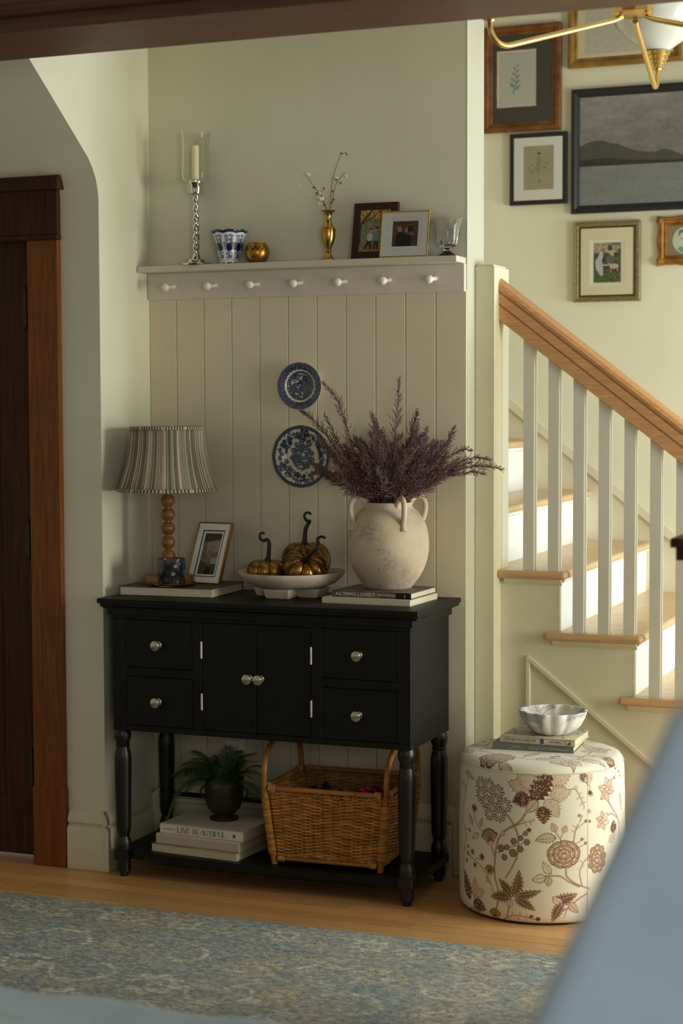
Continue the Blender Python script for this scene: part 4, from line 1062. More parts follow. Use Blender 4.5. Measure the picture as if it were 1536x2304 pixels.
pumpkin('gold pumpkin tilted forward at the right of the clay bowl, stem to the right', (-2.0770, 4.936, zb+.055), (math.radians(38), math.radians(27), -.1), .0690, .053, 8, [(0, 0, .03), (.008, -.008, .052), (.020, -.002, .080), (.030, .012, .098), (.026, .026, .105), (.016, .034, .112), (.022, .044, .120), (.036, .048, .119)], .0108)

# ================================================================== WHITEWASHED URN
def urnmat():
    m = mat('whitewashed_terracotta', (212, 196, 172), .9, bump=.25, bscale=70); nt = m.node_tree; N = nt.nodes; b = N['Principled BSDF']
    tc = N.new('ShaderNodeTexCoord')
    def nz(s_, d, dist=0):
        no = N.new('ShaderNodeTexNoise'); no.inputs['Scale'].default_value = s_; no.inputs['Detail'].default_value = d; no.inputs['Distortion'].default_value = dist; nt.links.new(tc.outputs['Object'], no.inputs['Vector']); return no
    def ramp(src, p0, p1):
        r = N.new('ShaderNodeValToRGB'); r.color_ramp.elements[0].position = p0; r.color_ramp.elements[1].position = p1; nt.links.new(src.outputs['Fac'], r.inputs[0]); return r
    a, b1, c1 = nz(11, 3), nz(120, 6, .4), nz(6, 4)
    ra, rb, rc = ramp(a, .50, .72), ramp(b1, .40, .70), ramp(c1, .4, .65)
    mu = N.new('ShaderNodeMath'); mu.operation = 'MULTIPLY'; nt.links.new(ra.outputs[0], mu.inputs[0]); nt.links.new(rb.outputs[0], mu.inputs[1])
    m1 = N.new('ShaderNodeMix'); m1.data_type = 'RGBA'; m1.inputs[6].default_value = (*srgb((212, 190, 164)), 1); m1.inputs[7].default_value = (*srgb((180, 156, 138)), 1); nt.links.new(rc.outputs[0], m1.inputs[0])
    m2 = N.new('ShaderNodeMix'); m2.data_type = 'RGBA'; m2.inputs[7].default_value = (*srgb((140, 120, 108)), 1); nt.links.new(m1.outputs[2], m2.inputs[6]); nt.links.new(mu.outputs[0], m2.inputs[0])
    nt.links.new(m2.outputs[2], b.inputs['Base Color']); return m
M_urn = urnmat()
UC = (-1.828, 4.985, ZT+.0364)
t = thing('urn', 'large whitewashed clay urn with loop handles, filled with purple heather', 'urn', UC)
build('body', MB().lathe([(0, 0), (.068, 0), (.0725, .006), (.083, .020), (.094, .034), (.107, .058), (.1165, .085), (.1215, .112), (.1222, .138), (.1195, .165), (.1135, .190), (.1030, .212), (.0890, .230), (.0765, .240), (.0722, .246), (.0722, .256), (.0712, .2585), (.066, .2575), (.0655, .245), (.08, .232), (.10, .2), (.108, .14), (.09, .05), (0, .02)], 80), M_urn, t, 60)
for az in (-67, 23, 113, 203):
    A = math.radians(az-70)   # azimuth measured from the viewer's side
    d = Vector((math.cos(A), math.sin(A), 0))
    P = smoothpath([(.068, .246), (.078, .264), (.094, .2745), (.111, .270), (.121, .252), (.121, .230), (.1150, .209), (.1095, .194), (.1160, .176)], 5)
    P = [d*p.x+Vector((0, 0, p.y)) for p in [Vector((q[0], q[1], 0)) for q in P]]
    m_ = len(P)
    build('handle', MB().tube(P, [.0082 if q < m_-6 else .0082+.0018*math.sin(PI*(q-m_+6)/6.5) for q in range(m_)], 12), M_urn, t, 60)
# ------------------------------------------------------------------ heather sprigs
M_hstem = mat('heather_twig', (104, 78, 66), .85)
M_hea = [mat('heather_bloom_%d' % i, c, .9, var=.25, scale=60) for i, c in enumerate([(124, 92, 92), (108, 78, 84), (134, 102, 98), (114, 82, 80), (126, 94, 108)])]
M_heapink = mat('heather_bloom_rose', (166, 102, 108), .9, var=.25, scale=60)
def sprig_mesh(seed, L, dens=1.0, curl=.5, lean=0.0, start=.18, wid=1.0, bead=1.0, path=None):
    rg = random.Random(seed); mb = MB()
    if path is None:
        path = [(0, 0, 0), (lean*L*.12, rg.uniform(-.01, .01), L*.4), (lean*L*.4, rg.uniform(-.015, .015), L*.75), (lean*L*.62, rg.uniform(-.01, .01), L)]
    P = smoothpath(path, 10); n = len(P)
    mb.tube(P, [.0017*(1-.8*i/(n-1))+.0003 for i in range(n)], 5, 0)
    nb_ = int(L*260*dens)
    for q in range(nb_):
        u = start+(1-start)*(q+rg.random())/nb_
        if u > .995: continue
        fi = u*(n-1); i = min(int(fi), n-2); p = P[i].lerp(P[i+1], fi-i); tg = (P[i+1]-P[i]).normalized()
        a = rg.uniform(0, 2*PI); e = tg.orthogonal(); s_ = (e*math.cos(a)+tg.cross(e)*math.sin(a)).normalized()
        bl_ = wid*(.010+.040*(1-u)**.8*min(1, (u-start+.12)*4))*rg.uniform(.6, 1.15)
        up = .75+.5*rg.random(); d = (tg*up+s_*(1.1-.4*u)).normalized()
        Q = [p]; dd = d.copy(); k = 5; cu = Vector((rg.uniform(-1, 1), rg.uniform(-1, 1), rg.uniform(-.2, 1.2)))*curl
        for j in range(k):
            Q.append(Q[-1]+dd*bl_/k); dd = (dd+cu*.28+tg*.06).normalized()
        mb.tube(Q, [.0006, .0006, .0005, .0005, .0004, .0003], 3, 0, cap=False)
        nbd = max(2, int(bl_/.0034))
        for j in range(nbd):
            v = (j+.6)/nbd*(k-.01); ii = int(v); c = Q[ii].lerp(Q[ii+1], v-ii)
            r = bead*rg.uniform(.0010, .0019); off = Vector((rg.uniform(-1, 1), rg.uniform(-1, 1), rg.uniform(-1, 1)))*r*.9
            c = c+off
            mb.add([c+Vector((r, 0, 0)), c+Vector((-r, 0, 0)), c+Vector((0, r, 0)), c+Vector((0, -r, 0)), c+Vector((0, 0, r*1.4)), c+Vector((0, 0, -r*1.4))],
                   [(0, 2, 4), (2, 1, 4), (1, 3, 4), (3, 0, 4), (2, 0, 5), (1, 2, 5), (3, 1, 5), (0, 3, 5)], None, 1)
    return mb
def fastmesh(mb, name):
    me = bpy.data.meshes.new(name); me.from_pydata(mb.v, [], mb.f); me.polygons.foreach_set('material_index', mb.m); me.update(); return me
HZ = ZT+.0364+.235
rg = random.Random(77)
var = []
for i in range(7):
    me = fastmesh(sprig_mesh(100+i, [.20, .22, .18, .24, .21, .17, .23][i], 1.5, .55, [.3, -.2, .5, 0, .25, .4, -.3][i], .14, 1.0, .92), 'heather_sprig')
    me.materials.append(M_hstem); me.materials.append(M_hea[i % 5]); var.append(me)
me = fastmesh(sprig_mesh(300, .17, 1.7, .35, .2, .08, .8, 1.25), 'heather_sprig'); me.materials.append(M_hstem); me.materials.append(M_heapink); var.append(me)
def put(me, a, tilt, r0, spin, s_, label, group=None, z=HZ):
    o = bpy.data.objects.new('heather_sprig', me); COL.objects.link(o)
    d = Vector((math.sin(tilt)*math.cos(a), math.sin(tilt)*math.sin(a), math.cos(tilt)))
    q = d.to_track_quat('Z', 'Y').to_matrix().to_4x4()
    o.matrix_world = Matrix.Translation((UC[0]+r0*math.cos(a), UC[1]+r0*math.sin(a), z)) @ q @ Matrix.Rotation(spin, 4, 'Z') @ Matrix.Scale(s_, 4)
    return tag(o, label, 'heather', group)
for i in range(96):
    a = rg.uniform(0, 2*PI); k = i/96
    tilt = math.radians(4+58*k**.75)
    if math.sin(a) > .3 and tilt > .62: tilt = .62*rg.uniform(.8, 1)
    put(var[i % 7 if i % 6 else 7], a, tilt, .008+.052*k, rg.uniform(0, 6), rg.uniform(.85, 1.2)*(1.04 if k < .7 else .95), *((('one of the dense dusky purple heather sprigs filling the urn', 'heather sprigs filling the urn')) if i % 6 else ('one of the short rosy pink heather sprigs low in the urn', 'rosy heather sprigs in the urn')), z=HZ+.004+.026*k)
def long_sprig(seed, path, label, dens=.8, wid=1.0, curl=.9, mt=0, bead=.85):
    L = sum((Vector(path[i+1])-Vector(path[i])).length for i in range(len(path)-1))
    mb = sprig_mesh(seed, L, dens, curl, 0, .22, wid, bead, path)
    me = fastmesh(mb, 'heather_sprig'); me.materials.append(M_hstem); me.materials.append(M_hea[mt])
    o = bpy.data.objects.new('heather_sprig', me); COL.objects.link(o); o.location = (UC[0], UC[1], HZ); tag(o, label, 'heather')
def rel(x, z, y=4.985): return (x-UC[0], y-UC[1], z-HZ)
long_sprig(1, [(0, 0, 0), rel(-1.815, 1.27), rel(-1.800, 1.41), rel(-1.791, 1.532)], 'tallest heather sprig rising straight up out of the urn', 1.1, 1.25, .5, 3)
long_sprig(2, [(-.02, 0, 0), rel(-1.925, 1.27), rel(-1.965, 1.40), rel(-2.000, 1.48), rel(-2.042, 1.521)], 'heather sprig arching up left with its tip beside the smaller plate', 1.0, 1.0, 1.1, 2)
long_sprig(3, [(-.03, 0, 0), rel(-1.945, 1.24), rel(-2.015, 1.345), rel(-2.075, 1.41), rel(-2.113, 1.436)], 'heather sprig reaching furthest left, across the larger plate', 1.2, 1.0, 1.0, 3)
long_sprig(4, [(-.03, .0, 0), rel(-1.93, 1.24), rel(-1.985, 1.335), rel(-2.034, 1.424)], 'heather sprig with a straight dark tip between the two plates', 1.2, .9, .6, 1)
long_sprig(5, [(.03, 0, 0), rel(-1.72, 1.215), rel(-1.60, 1.263), rel(-1.53, 1.272), rel(-1.468, 1.263, 4.97)], 'heather sprig reaching furthest right, past the white newel post', 1.1, 1.1, 1.1, 2)
long_sprig(6, [(.03, 0, 0), rel(-1.73, 1.235), rel(-1.66, 1.287), rel(-1.60, 1.318), rel(-1.566, 1.318, 4.975)], 'thin heather sprig arching right, uppermost of those over the wall end', 1.0, .9, 1.1, 3)
long_sprig(7, [(.03, -.01, 0), rel(-1.74, 1.20), rel(-1.67, 1.225), rel(-1.632, 1.243, 4.94)], 'lowest short heather sprig arching right above the urn handle', .9, .8, 1.0, 2)
long_sprig(8, [(.03, 0, 0), rel(-1.745, 1.235), rel(-1.70, 1.30), rel(-1.677, 1.337)], 'heather sprig pointing up right against the beadboard', 1.4, .8, .4, 1)
long_sprig(9, [(0, 0, 0), rel(-1.85, 1.26), rel(-1.862, 1.34), rel(-1.865, 1.408)], 'straight heather sprig just left of the tallest one', 1.6, .7, .3, 4, 1.1)
long_sprig(10, [(.03, .0, 0), rel(-1.73, 1.222), rel(-1.64, 1.268), rel(-1.56, 1.297), rel(-1.505, 1.29, 4.975)], 'heather sprig sweeping right just above the furthest right one', 1.0, 1.0, 1.1, 2)
long_sprig(11, [(.03, -.005, 0), rel(-1.74, 1.205), rel(-1.65, 1.238), rel(-1.57, 1.253), rel(-1.52, 1.249, 4.965)], 'heather sprig sweeping right just below the furthest right one', 1.0, 1.0, 1.1, 3)
long_sprig(12, [(-.03, -.01, 0), rel(-1.92, 1.195), rel(-1.96, 1.225), rel(-1.995, 1.262, 4.95)], 'short heather sprig at the lower left rim of the urn', 1.2, .8, .8, 3)
long_sprig(13, [(.015, .0, 0), rel(-1.775, 1.27), rel(-1.735, 1.34), rel(-1.712, 1.365)], 'heather sprig with a blunt tip right of the tallest one', 1.7, .9, .4, 4, 1.1)
# printed motifs of the ottoman fabric, in cm: (around the drum, height)
OTT = {'S':[([(-4.5,31.8),(-6.3,29.2),(-10.0,26.7),(-12.4,24.1),(-13.4,20.9),(-13.8,17.3),(-13.9,13.3),(-12.6,8.2),(-13.4,3.3)],0.41),([(-10.0,31.0),(-8.1,28.6),(-6.7,25.2),(-6.7,20.4),(-8.1,16.8),(-10.4,12.8)],0.36),([(-22.4,29.5),(-20.2,25.9),(-17.9,24.6)],0.23),([(-15.0,21.5),(-13.8,18.2)],0.27),([(-12.9,19.7),(-9.9,21.6),(-6.7,22.6),(-4.1,23.9)],0.23),([(-6.7,23.5),(-5.4,25.6),(-3.4,27.7)],0.23),([(-9.0,27.2),(-5.4,28.9),(-1.9,29.9)],0.23),([(-25.4,17.2),(-19.2,15.0),(-16.4,12.4),(-15.0,10.0),(-13.9,6.3)],0.23),([(-21.2,16.8),(-18.5,16.9)],0.18),([(-9.0,6.6),(-9.5,3.9),(-10.0,1.6)],0.32),([(-12.1,0.2),(-9.0,2.2),(-6.2,2.7),(-2.7,2.1),(-1.0,1.8)],0.23),([(6.8,16.4),(7.2,14.0),(10.0,11.8),(14.2,10.0)],0.36),([(0.9,14.3),(5.0,14.3),(7.7,12.6),(11.0,10.8)],0.32),([(5.6,24.1),(3.9,26.7),(3.2,27.8)],0.23),([(5.2,24.8),(6.2,27.1)],0.18),([(9.0,23.5),(9.7,27.1),(10.9,29.2),(11.8,31.1)],0.27),([(9.7,27.1),(12.6,29.1)],0.18),([(9.9,23.2),(12.6,24.5)],0.18),([(10.9,22.2),(12.9,22.9)],0.18),([(11.7,11.2),(11.0,14.8),(11.9,17.3),(13.6,18.9)],0.27),([(6.7,38.2),(9.4,38.5),(10.8,36.6),(12.5,33.2)],0.23),([(20.9,34.4),(23.2,31.6),(26.4,28.3),(27.5,25.8)],0.36),([(20.3,29.4),(22.8,30.1),(25.9,28.4)],0.27),([(16.5,43.5),(20.1,43.5),(23.9,44.3)],0.23),([(23.5,39.5),(25.7,40.9),(26.2,42.5)],0.18),([(12.5,40.4),(14.3,38.9),(13.8,37.3)],0.18),([(3.3,3.8),(7.3,5.0),(10.5,7.4),(13.4,8.8)],0.32),([(7.3,5.0),(6.4,2.4)],0.18),([(-28.8,11.0),(-28.1,17.9),(-26.4,22.8),(-29.5,26.6),(-27.5,33.8),(-25.4,41.0)],0.27),([(-27.5,23.5),(-24.4,24.6)],0.18),([(-28.8,17.3),(-25.4,19.2)],0.18),([(-24.4,-0.5),(-21.9,4.1),(-25.4,9.6)],0.27),([(27.5,25.8),(27.1,19.3),(21.8,13.7),(17.9,10.8)],0.27)],'L':[((-1.1,37.8),(-10.0,40.2),5.4,'l'),((-0.7,39.5),(-7.5,43.5),4.5,'l'),((2.3,40.0),(8.5,43.1),5.0,'l'),((2.3,37.0),(8.5,37.9),4.3,'l'),((1.0,35.7),(4.9,30.8),4.8,'l'),((0.6,43.0),(2.7,46.7),3.6,'v'),((-1.1,42.1),(-2.0,45.1),2.7,'v'),((-3.5,36.4),(-8.5,34.7),4.3,'s'),((-0.0,33.9),(0.6,28.8),4.1,'s'),((-2.8,35.1),(2.7,45.2),5.2,'s'),((-1.1,35.6),(-4.5,31.8),3.2,'v'),((-22.8,25.8),(-24.9,28.8),1.7,'v'),((-19.5,26.0),(-18.5,28.9),1.6,'v'),((-19.8,24.0),(-23.4,21.9),1.8,'v'),((-8.0,7.8),(-6.3,15.9),3.9,'d'),((-8.3,7.8),(-12.6,12.7),3.4,'d'),((-8.5,7.5),(-15.5,6.8),3.9,'d'),((-7.6,8.1),(0.2,10.3),3.0,'d'),((-7.6,7.4),(-1.6,4.4),3.4,'d'),((-8.5,7.1),(-9.7,4.5),2.0,'v'),((4.1,25.1),(-2.0,24.2),2.8,'v'),((3.9,26.7),(2.8,29.4),1.9,'v'),((6.1,26.5),(6.9,28.6),1.8,'v'),((2.6,14.8),(0.3,18.6),2.2,'v'),((1.3,14.1),(-2.9,13.1),2.5,'v'),((2.0,14.1),(1.8,11.3),2.2,'v'),((-16.7,12.4),(-15.5,10.6),1.5,'v'),((-10.9,24.8),(-11.4,26.5),1.4,'v'),((12.8,40.2),(11.7,43.8),3.2,'d'),((12.5,40.4),(15.4,42.3),2.3,'l'),((3.3,7.3),(10.5,9.1),4.1,'d'),((5.9,6.4),(2.9,8.6),2.3,'v'),((5.9,6.8),(2.9,1.2),3.6,'d'),((7.7,6.7),(10.7,3.4),2.3,'v'),((-24.4,4.0),(-28.1,12.0),4.1,'s'),((-21.2,4.7),(-22.0,11.3),3.2,'l'),((-22.7,3.5),(-17.0,2.6),3.9,'s'),((-21.2,6.1),(-17.6,8.2),2.7,'l'),((-25.3,1.0),(-20.1,0.1),2.3,'v'),((14.3,32.4),(13.6,31.4),1.4,'v'),((14.3,36.1),(14.8,37.6),2.0,'v'),((23.7,24.4),(24.0,28.1),3.2,'s'),((21.7,22.1),(25.0,24.6),2.3,'l'),((-27.6,40.5),(-22.0,38.9),1.8,'v'),((-26.4,35.4),(-30.4,36.8),1.6,'v'),((28.0,35.1),(29.4,29.5),1.4,'v'),((-5.4,28.9),(-4.7,29.9),0.6,'v'),((-4.1,29.3),(-3.2,30.2),0.6,'v'),((-2.8,29.6),(-1.8,30.4),0.6,'v'),((-4.7,28.7),(-3.9,28.1),0.6,'v'),((-3.4,29.1),(-2.5,28.7),0.6,'v'),((9.9,38.2),(10.4,39.3),0.6,'v'),((10.4,37.1),(11.7,37.4),0.6,'v'),((11.1,35.8),(12.4,36.1),0.6,'v'),((11.8,34.6),(13.1,34.7),0.6,'v'),((10.8,36.2),(10.0,35.3),0.6,'v'),((11.6,34.6),(10.8,33.6),0.6,'v'),((12.3,33.5),(12.1,32.4),0.6,'v'),((9.2,38.7),(10.1,39.5),0.6,'v'),((17.6,43.6),(17.1,44.9),0.6,'v'),((19.2,43.6),(19.4,44.9),0.6,'v'),((20.8,43.5),(21.5,44.5),0.6,'v'),((22.3,43.8),(23.4,44.6),0.6,'v'),((18.2,43.3),(18.6,42.2),0.6,'v'),((20.1,43.1),(21.1,42.0),0.6,'v'),((9.5,26.3),(8.4,27.1),0.6,'v'),((9.7,27.6),(8.7,28.6),0.6,'v'),((10.4,28.6),(11.2,29.4),0.6,'v'),((11.2,15.7),(10.0,16.3),0.6,'v'),((11.4,16.5),(12.6,17.0),0.6,'v'),((11.9,17.6),(10.9,18.5),0.6,'v'),((12.6,18.4),(13.8,18.7),0.6,'v'),((-9.9,1.7),(-10.7,2.7),0.6,'v'),((-8.0,2.3),(-8.4,3.6),0.6,'v'),((-6.2,2.6),(-6.0,3.9),0.6,'v'),((-4.5,2.4),(-3.9,3.6),0.6,'v'),((-9.0,1.6),(-9.2,0.5),0.6,'v'),((-6.7,2.2),(-6.4,1.1),0.6,'v'),((-4.5,2.0),(-4.0,1.0),0.6,'v'),((-18.5,25.3),(-17.3,25.6),0.6,'v')],'F':[((-15.0,21.3),(-16.4,26.2),5.9),((-22.0,29.3),(-22.1,32.0),2.7),((-15.6,12.6),(-15.6,15.9),3.4),((-18.8,16.2),(-18.4,18.5),2.0),((-21.2,13.7),(-22.0,15.3),1.6),((-13.9,0.1),(-14.0,3.8),3.9),((-2.7,1.9),(-2.9,3.2),1.5),((-1.0,1.1),(-0.9,2.7),1.5),((-3.4,26.2),(-3.6,27.8),1.4),((13.8,36.2),(14.6,37.7),1.8)],'T':[(-19.2,38.1,2.27),(-16.2,38.3,2.04),(-18.9,35.3,2.27),(-13.2,36.8,2.27),(-17.0,33.6,2.18),(-13.7,34.5,2.04),(-15.0,31.9,2.27),(-10.7,33.4,2.18),(-12.4,30.5,2.09),(-15.7,30.3,1.81)],'R':[(-11.8,21.2,1.0),(-9.9,21.7,0.82),(-7.9,23.6,0.91),(-8.1,20.3,1.09),(-6.0,21.6,0.91),(-5.8,24.7,0.73),(-4.1,23.7,0.86),(-10.7,18.8,0.86),(-25.4,17.2,0.68),(-22.9,18.2,0.77),(-26.2,15.0,0.64),(-4.5,26.1,0.64),(10.8,31.0,0.45),(12.9,29.3,0.45),(14.2,29.1,0.41),(11.6,24.3,0.45),(12.8,23.1,0.45),(25.9,42.6,0.54),(27.6,41.2,0.45),(24.8,39.9,0.45),(28.5,39.9,0.41),(-24.4,24.1,0.54),(-25.2,19.3,0.5)],'M':[(20.9,37.2,3.86),(19.1,28.7,2.99)],'P':[(6.3,20.4,5.08,3.9),(16.9,18.2,3.18,4.08)]}
# ================================================================== LOWER SHELF: FERN AND BASKET
M_pot = mat('dark_bronze_pot', (66, 50, 36), .5, metal=.25, col2=(40, 30, 22), scale=14)
FP = (-2.356, 4.937, ZL+.0877)
t = thing('potted_fern', 'green fern in a dark urn-shaped pot on the stack of books', 'plant', FP)
build('pot', MB().lathe([(0, 0), (.044, 0), (.046, .004), (.043, .008), (.030, .012), (.027, .016), (.036, .021), (.049, .034), (.057, .056), (.0605, .084), (.0605, .112), (.0580, .119), (.0625, .126), (.0620, .129), (.055, .127), (.053, .118), (0, .112)], 48), M_pot, t, 50)
for s_ in (0, 1):
    a = math.radians(12)+PI*s_; d = Vector((math.cos(a), math.sin(a), 0))
    P = [d*(.057+.018*math.sin(q*PI/10))+Vector((0, 0, .108-.05*q/10)) for q in range(11)]
    build('ring_handle', MB().tube(P, .0034, 8), M_pot, t)
M_fern = [mat('fern_green_%d' % i, c, .55, var=.2, scale=60) for i, c in enumerate([(62, 88, 46), (74, 102, 52), (50, 76, 42), (92, 114, 58)])]
def frond_mesh(seed, L, droop):
    rg = random.Random(seed); mb = MB(); n = 15
    P = [Vector((L*q/n*(1-.15*q/n), rg.uniform(-.002, .002), L*(.55*q/n-droop*(q/n)**2))) for q in range(n+1)]
    mb.tube(P, [.0009*(1-.7*q/n)+.0002 for q in range(n+1)], 4)
    for q in range(2, n):
        u = q/n; tg = (P[q+1]-P[q]).normalized() if q < n else tg
        l = .052*math.sin(PI*min(1, u*.86+.12))**.8*(L/.16)
        for s_ in (-1, 1):
            d = (Vector((0, s_, .12))+tg*.5).normalized(); m_ = 5
            for j in range(m_):
                v = (j+.6)/m_; c = P[q]+d*l*v+Vector((0, 0, -l*.25*v*v)); w_ = .0085*(1-.5*v)*(L/.16)*1.1; h_ = .0105*(1-.5*v)*(L/.16)
                for s2 in (-1, 1):
                    e = (tg*s2+d*.55).normalized()*h_; f = d*w_*.5
                    mb.add([c, c+e*.5+f+Vector((0, 0, .0008)), c+e, c+e*.5-f], [(0, 1, 2, 3)])
    return mb
fm = []
for i in range(6):
    me = fastmesh(frond_mesh(40+i, [.13, .15, .17, .14, .12, .16][i], [.45, .75, .95, .6, .2, 1.1][i]), 'frond'); me.materials.append(M_fern[i % 4]); fm.append(me)
rg = random.Random(12)
for i in range(72):
    a = 2*PI*i/72*5+rg.uniform(-.3, .3); me = fm[rg.randrange(6)]
    o = bpy.data.objects.new('frond', me); COL.objects.link(o); o.parent = t
    o.location = (.03*math.cos(a), .03*math.sin(a), .114+rg.uniform(-.004, .012)); s_ = rg.uniform(.55, 1.0)
    if math.sin(a) > .5: s_ *= .8
    if math.cos(a) > .6: s_ *= .80
    front = math.cos(a+1.13) > .35
    if front: s_ *= .62
    o.rotation_euler = (rg.uniform(-.5, .5), rg.uniform(-1.2, .05)-(.45 if front else 0), a); o.scale = (s_, s_, s_)
for (a, p, s_, k) in [(math.radians(100), -.95, .95, 4), (math.radians(195), -.25, 1.25, 2), (math.radians(10), -.55, .90, 3), (math.radians(215), .1, 1.2, 5), (math.radians(180), -.7, 1.1, 0), (math.radians(-20), .1, .9, 1), (math.radians(60), -1.0, .9, 0)]:
    o = bpy.data.objects.new('frond', fm[k]); COL.objects.link(o); o.parent = t
    o.location = (.03*math.cos(a), .03*math.sin(a), .116); o.rotation_euler = (0, p, a); o.scale = (s_, s_, s_)

M_wick = mat('wicker_weave', (180, 124, 58), .6, var=.28, scale=18, stretch=(1, 1, 6)); M_cane = mat('cane_rod', (176, 116, 50), .42, col2=(140, 86, 34), scale=16, coat=.2); M_wrap = mat('cane_wrapping', (196, 142, 74), .55, var=.2, scale=80)
t = thing('wicker_basket', 'rectangular honey coloured wicker basket with two hoop handles on the lower shelf', 'basket', (-1.9665, 4.953, ZL), (0, 0, math.radians(2.5)))
HB = .232
def half(z): q = z/HB; return .1665+.0245*q, .140+.020*q   # half width, half depth
def loop(z, r=.022, n=18):
    a, b = half(z); pts = []
    for (cx, cy, a0) in ((a-r, b-r, 0), (-a+r, b-r, PI/2), (-a+r, -b+r, PI), (a-r, -b+r, 3*PI/2)):
        for i in range(n//4+1): pts.append((cx+r*math.cos(a0+PI/2*i/(n//4)), cy+r*math.sin(a0+PI/2*i/(n//4))))
    return pts
def resample(pts, N_):
    P = [Vector((p[0], p[1])) for p in pts]; P.append(P[0]); d = [0]
    for i in range(1, len(P)): d.append(d[-1]+(P[i]-P[i-1]).length)
    out = []; j = 0
    for k in range(N_):
        s_ = d[-1]*k/N_
        while d[j+1] < s_: j += 1
        f = (s_-d[j])/(d[j+1]-d[j] or 1); p = P[j].lerp(P[j+1], f); tg = (P[j+1]-P[j]).normalized(); out.append((p, Vector((tg.y, -tg.x))))
    return out
NST = 40; SPS = 6; NP_ = NST*SPS; wv = MB()
rows = 37
for r_ in range(rows):
    z = .028+(HB-.05)*r_/(rows-1); base = resample(loop(z), NP_)
    V = []; F = []; M_ = 6
    for k, (p, nn) in enumerate(base):
        w_ = math.cos(PI*k/SPS+(PI if r_ % 2 else 0))
        off = .0034*w_; jit = .0006*math.sin(k*.7+r_*3)
        c = Vector((p.x+nn.x*off, p.y+nn.y*off, z+jit))
        for q in range(M_):
            an = 2*PI*q/M_; V.append(c+Vector((nn.x*.0022*math.cos(an), nn.y*.0022*math.cos(an), .0029*math.sin(an))))
    for k in range(NP_):
        k2 = (k+1) % NP_
        for q in range(M_): F.append((k*M_+q, k*M_+(q+1) % M_, k2*M_+(q+1) % M_, k2*M_+q))
    wv.add(V, F)
o = build('woven_side', wv, M_wick, t, 180); o['kind'] = 'stuff'
sk_ = MB(); b0, b1_ = resample(loop(.02), NP_), resample(loop(HB-.01), NP_)
for k in range(NST):
    i = k*SPS
    for e in (-.0022, .0022):
        p, nn = b0[i]; q, n2 = b1_[i]; tg = Vector((-nn.y, nn.x))
        sk_.tube([(p.x+tg.x*e, p.y+tg.y*e, .02), (q.x+tg.x*e, q.y+tg.y*e, HB-.008)], .0019, 5)
o = build('stake', sk_, M_wick, t); o['kind'] = 'stuff'
build('bottom', MB().box(-.155, .155, -.128, .128, .016, .022), M_wick, t, 0)
def rodloop(z, rr, corner, nm, m):
    P = [Vector((p[0], p[1], z)) for p in loop(z, corner, 24)]; P.append(P[0]); P.append(P[1])
    build(nm, MB().tube(P, rr, 10, cap=False), m, t)
def rods(z, rr, nm):
    a, b = half(z)
    for (p, q) in (((-a+.012, -b, z), (a-.012, -b, z)), ((-a+.012, b, z), (a-.012, b, z)), ((-a, -b+.012, z), (-a, b-.012, z)), ((a, -b+.012, z), (a, b-.012, z))):
        build(nm, MB().tube([p, q], rr, 12), M_cane, t)
rods(.018, .0070, 'bottom_rod'); rods(HB, .0082, 'rim_rod')
br = MB()
for ph_ in (0, PI):
    P = []
    for k, (p, nn) in enumerate(resample(loop(HB-.014), NP_)):
        a = PI*k/5+ph_; P.append((p.x+nn.x*(.003+.0022*math.cos(a)), p.y+nn.y*(.003+.0022*math.cos(a)), HB-.014+.0030*math.sin(a)))
    br.tube(P+[P[0]], .0021, 6, cap=False)
    P = []
    for k, (p, nn) in enumerate(resample(loop(.028), NP_)):
        a = PI*k/5+ph_; P.append((p.x+nn.x*(.003+.0022*math.cos(a)), p.y+nn.y*(.003+.0022*math.cos(a)), .0285+.0030*math.sin(a)))
    br.tube(P+[P[0]], .0020, 6, cap=False)
build('braid', br, M_wick, t, 180)
for sx in (-1, 1):
    for sy in (-1, 1):
        a, b = half(0); a2, b2 = half(HB)
        P = [(sx*(a+(a2-a)*q/10), sy*(b+(b2-b)*q/10), HB*q/10) for q in range(11)]
        build('corner_post', MB().tube(P, .0095, 12), M_cane, t)
        wr_ = MB()
        for q in range(34):
            z = .034+(HB-.066)*q/33; aa, bb = half(z); an0 = math.atan2(sy, sx)
            wr_.tube([(sx*aa+.0125*math.cos(an0-1.9+3.8*j/6), sy*bb+.0125*math.sin(an0-1.9+3.8*j/6), z) for j in range(7)], .0025, 5)
        build('corner_wrapping', wr_, M_wick, t)
        for (z, ax) in ((HB, 'x'), (HB, 'y'), (.018, 'x')):
            aa, bb = half(z); wp = MB()
            for q in range(4):
                o_ = .017+.005*q; R_ = .0098 if z == HB else .0085
                if ax == 'x': wp.tube([(sx*(aa-o_), sy*bb+R_*math.cos(2*PI*j/10), z+R_*math.sin(2*PI*j/10)) for j in range(11)], .0022, 5)
                else: wp.tube([(sx*aa+R_*math.cos(2*PI*j/10), sy*(bb-o_), z+R_*math.sin(2*PI*j/10)) for j in range(11)], .0022, 5)
            build('binding', wp, M_wrap, t)
    a2, b2 = half(HB); P = []
    for q in range(25):
        an = PI*q/24; y = -b2*math.cos(an); z = HB+.137*math.sin(an)**.62
        P.append((sx*(a2+.004*math.sin(an)), y, z))
    build('handle', MB().tube(P, .0088, 12), M_cane, t)
M_felt = mat('dark_felt_cloth', (24, 20, 22), .95)
b = MB(); V = []; F = []; rg = random.Random(6); N1, N2 = 26, 20
for i in range(N1+1):
    for j in range(N2+1):
        u, v = i/N1*2-1, j/N2*2-1; e = max(0, 1-(abs(u)**2.4+abs(v)**2.4)*.5)
        z = .200*e**.35*(.80+.13*math.sin(u*5+1.2)*math.cos(v*4)+.09*math.sin(u*9+v*7)) if e > 0 else 0
        V.append((u*.095, v*.10, max(z, 0)))
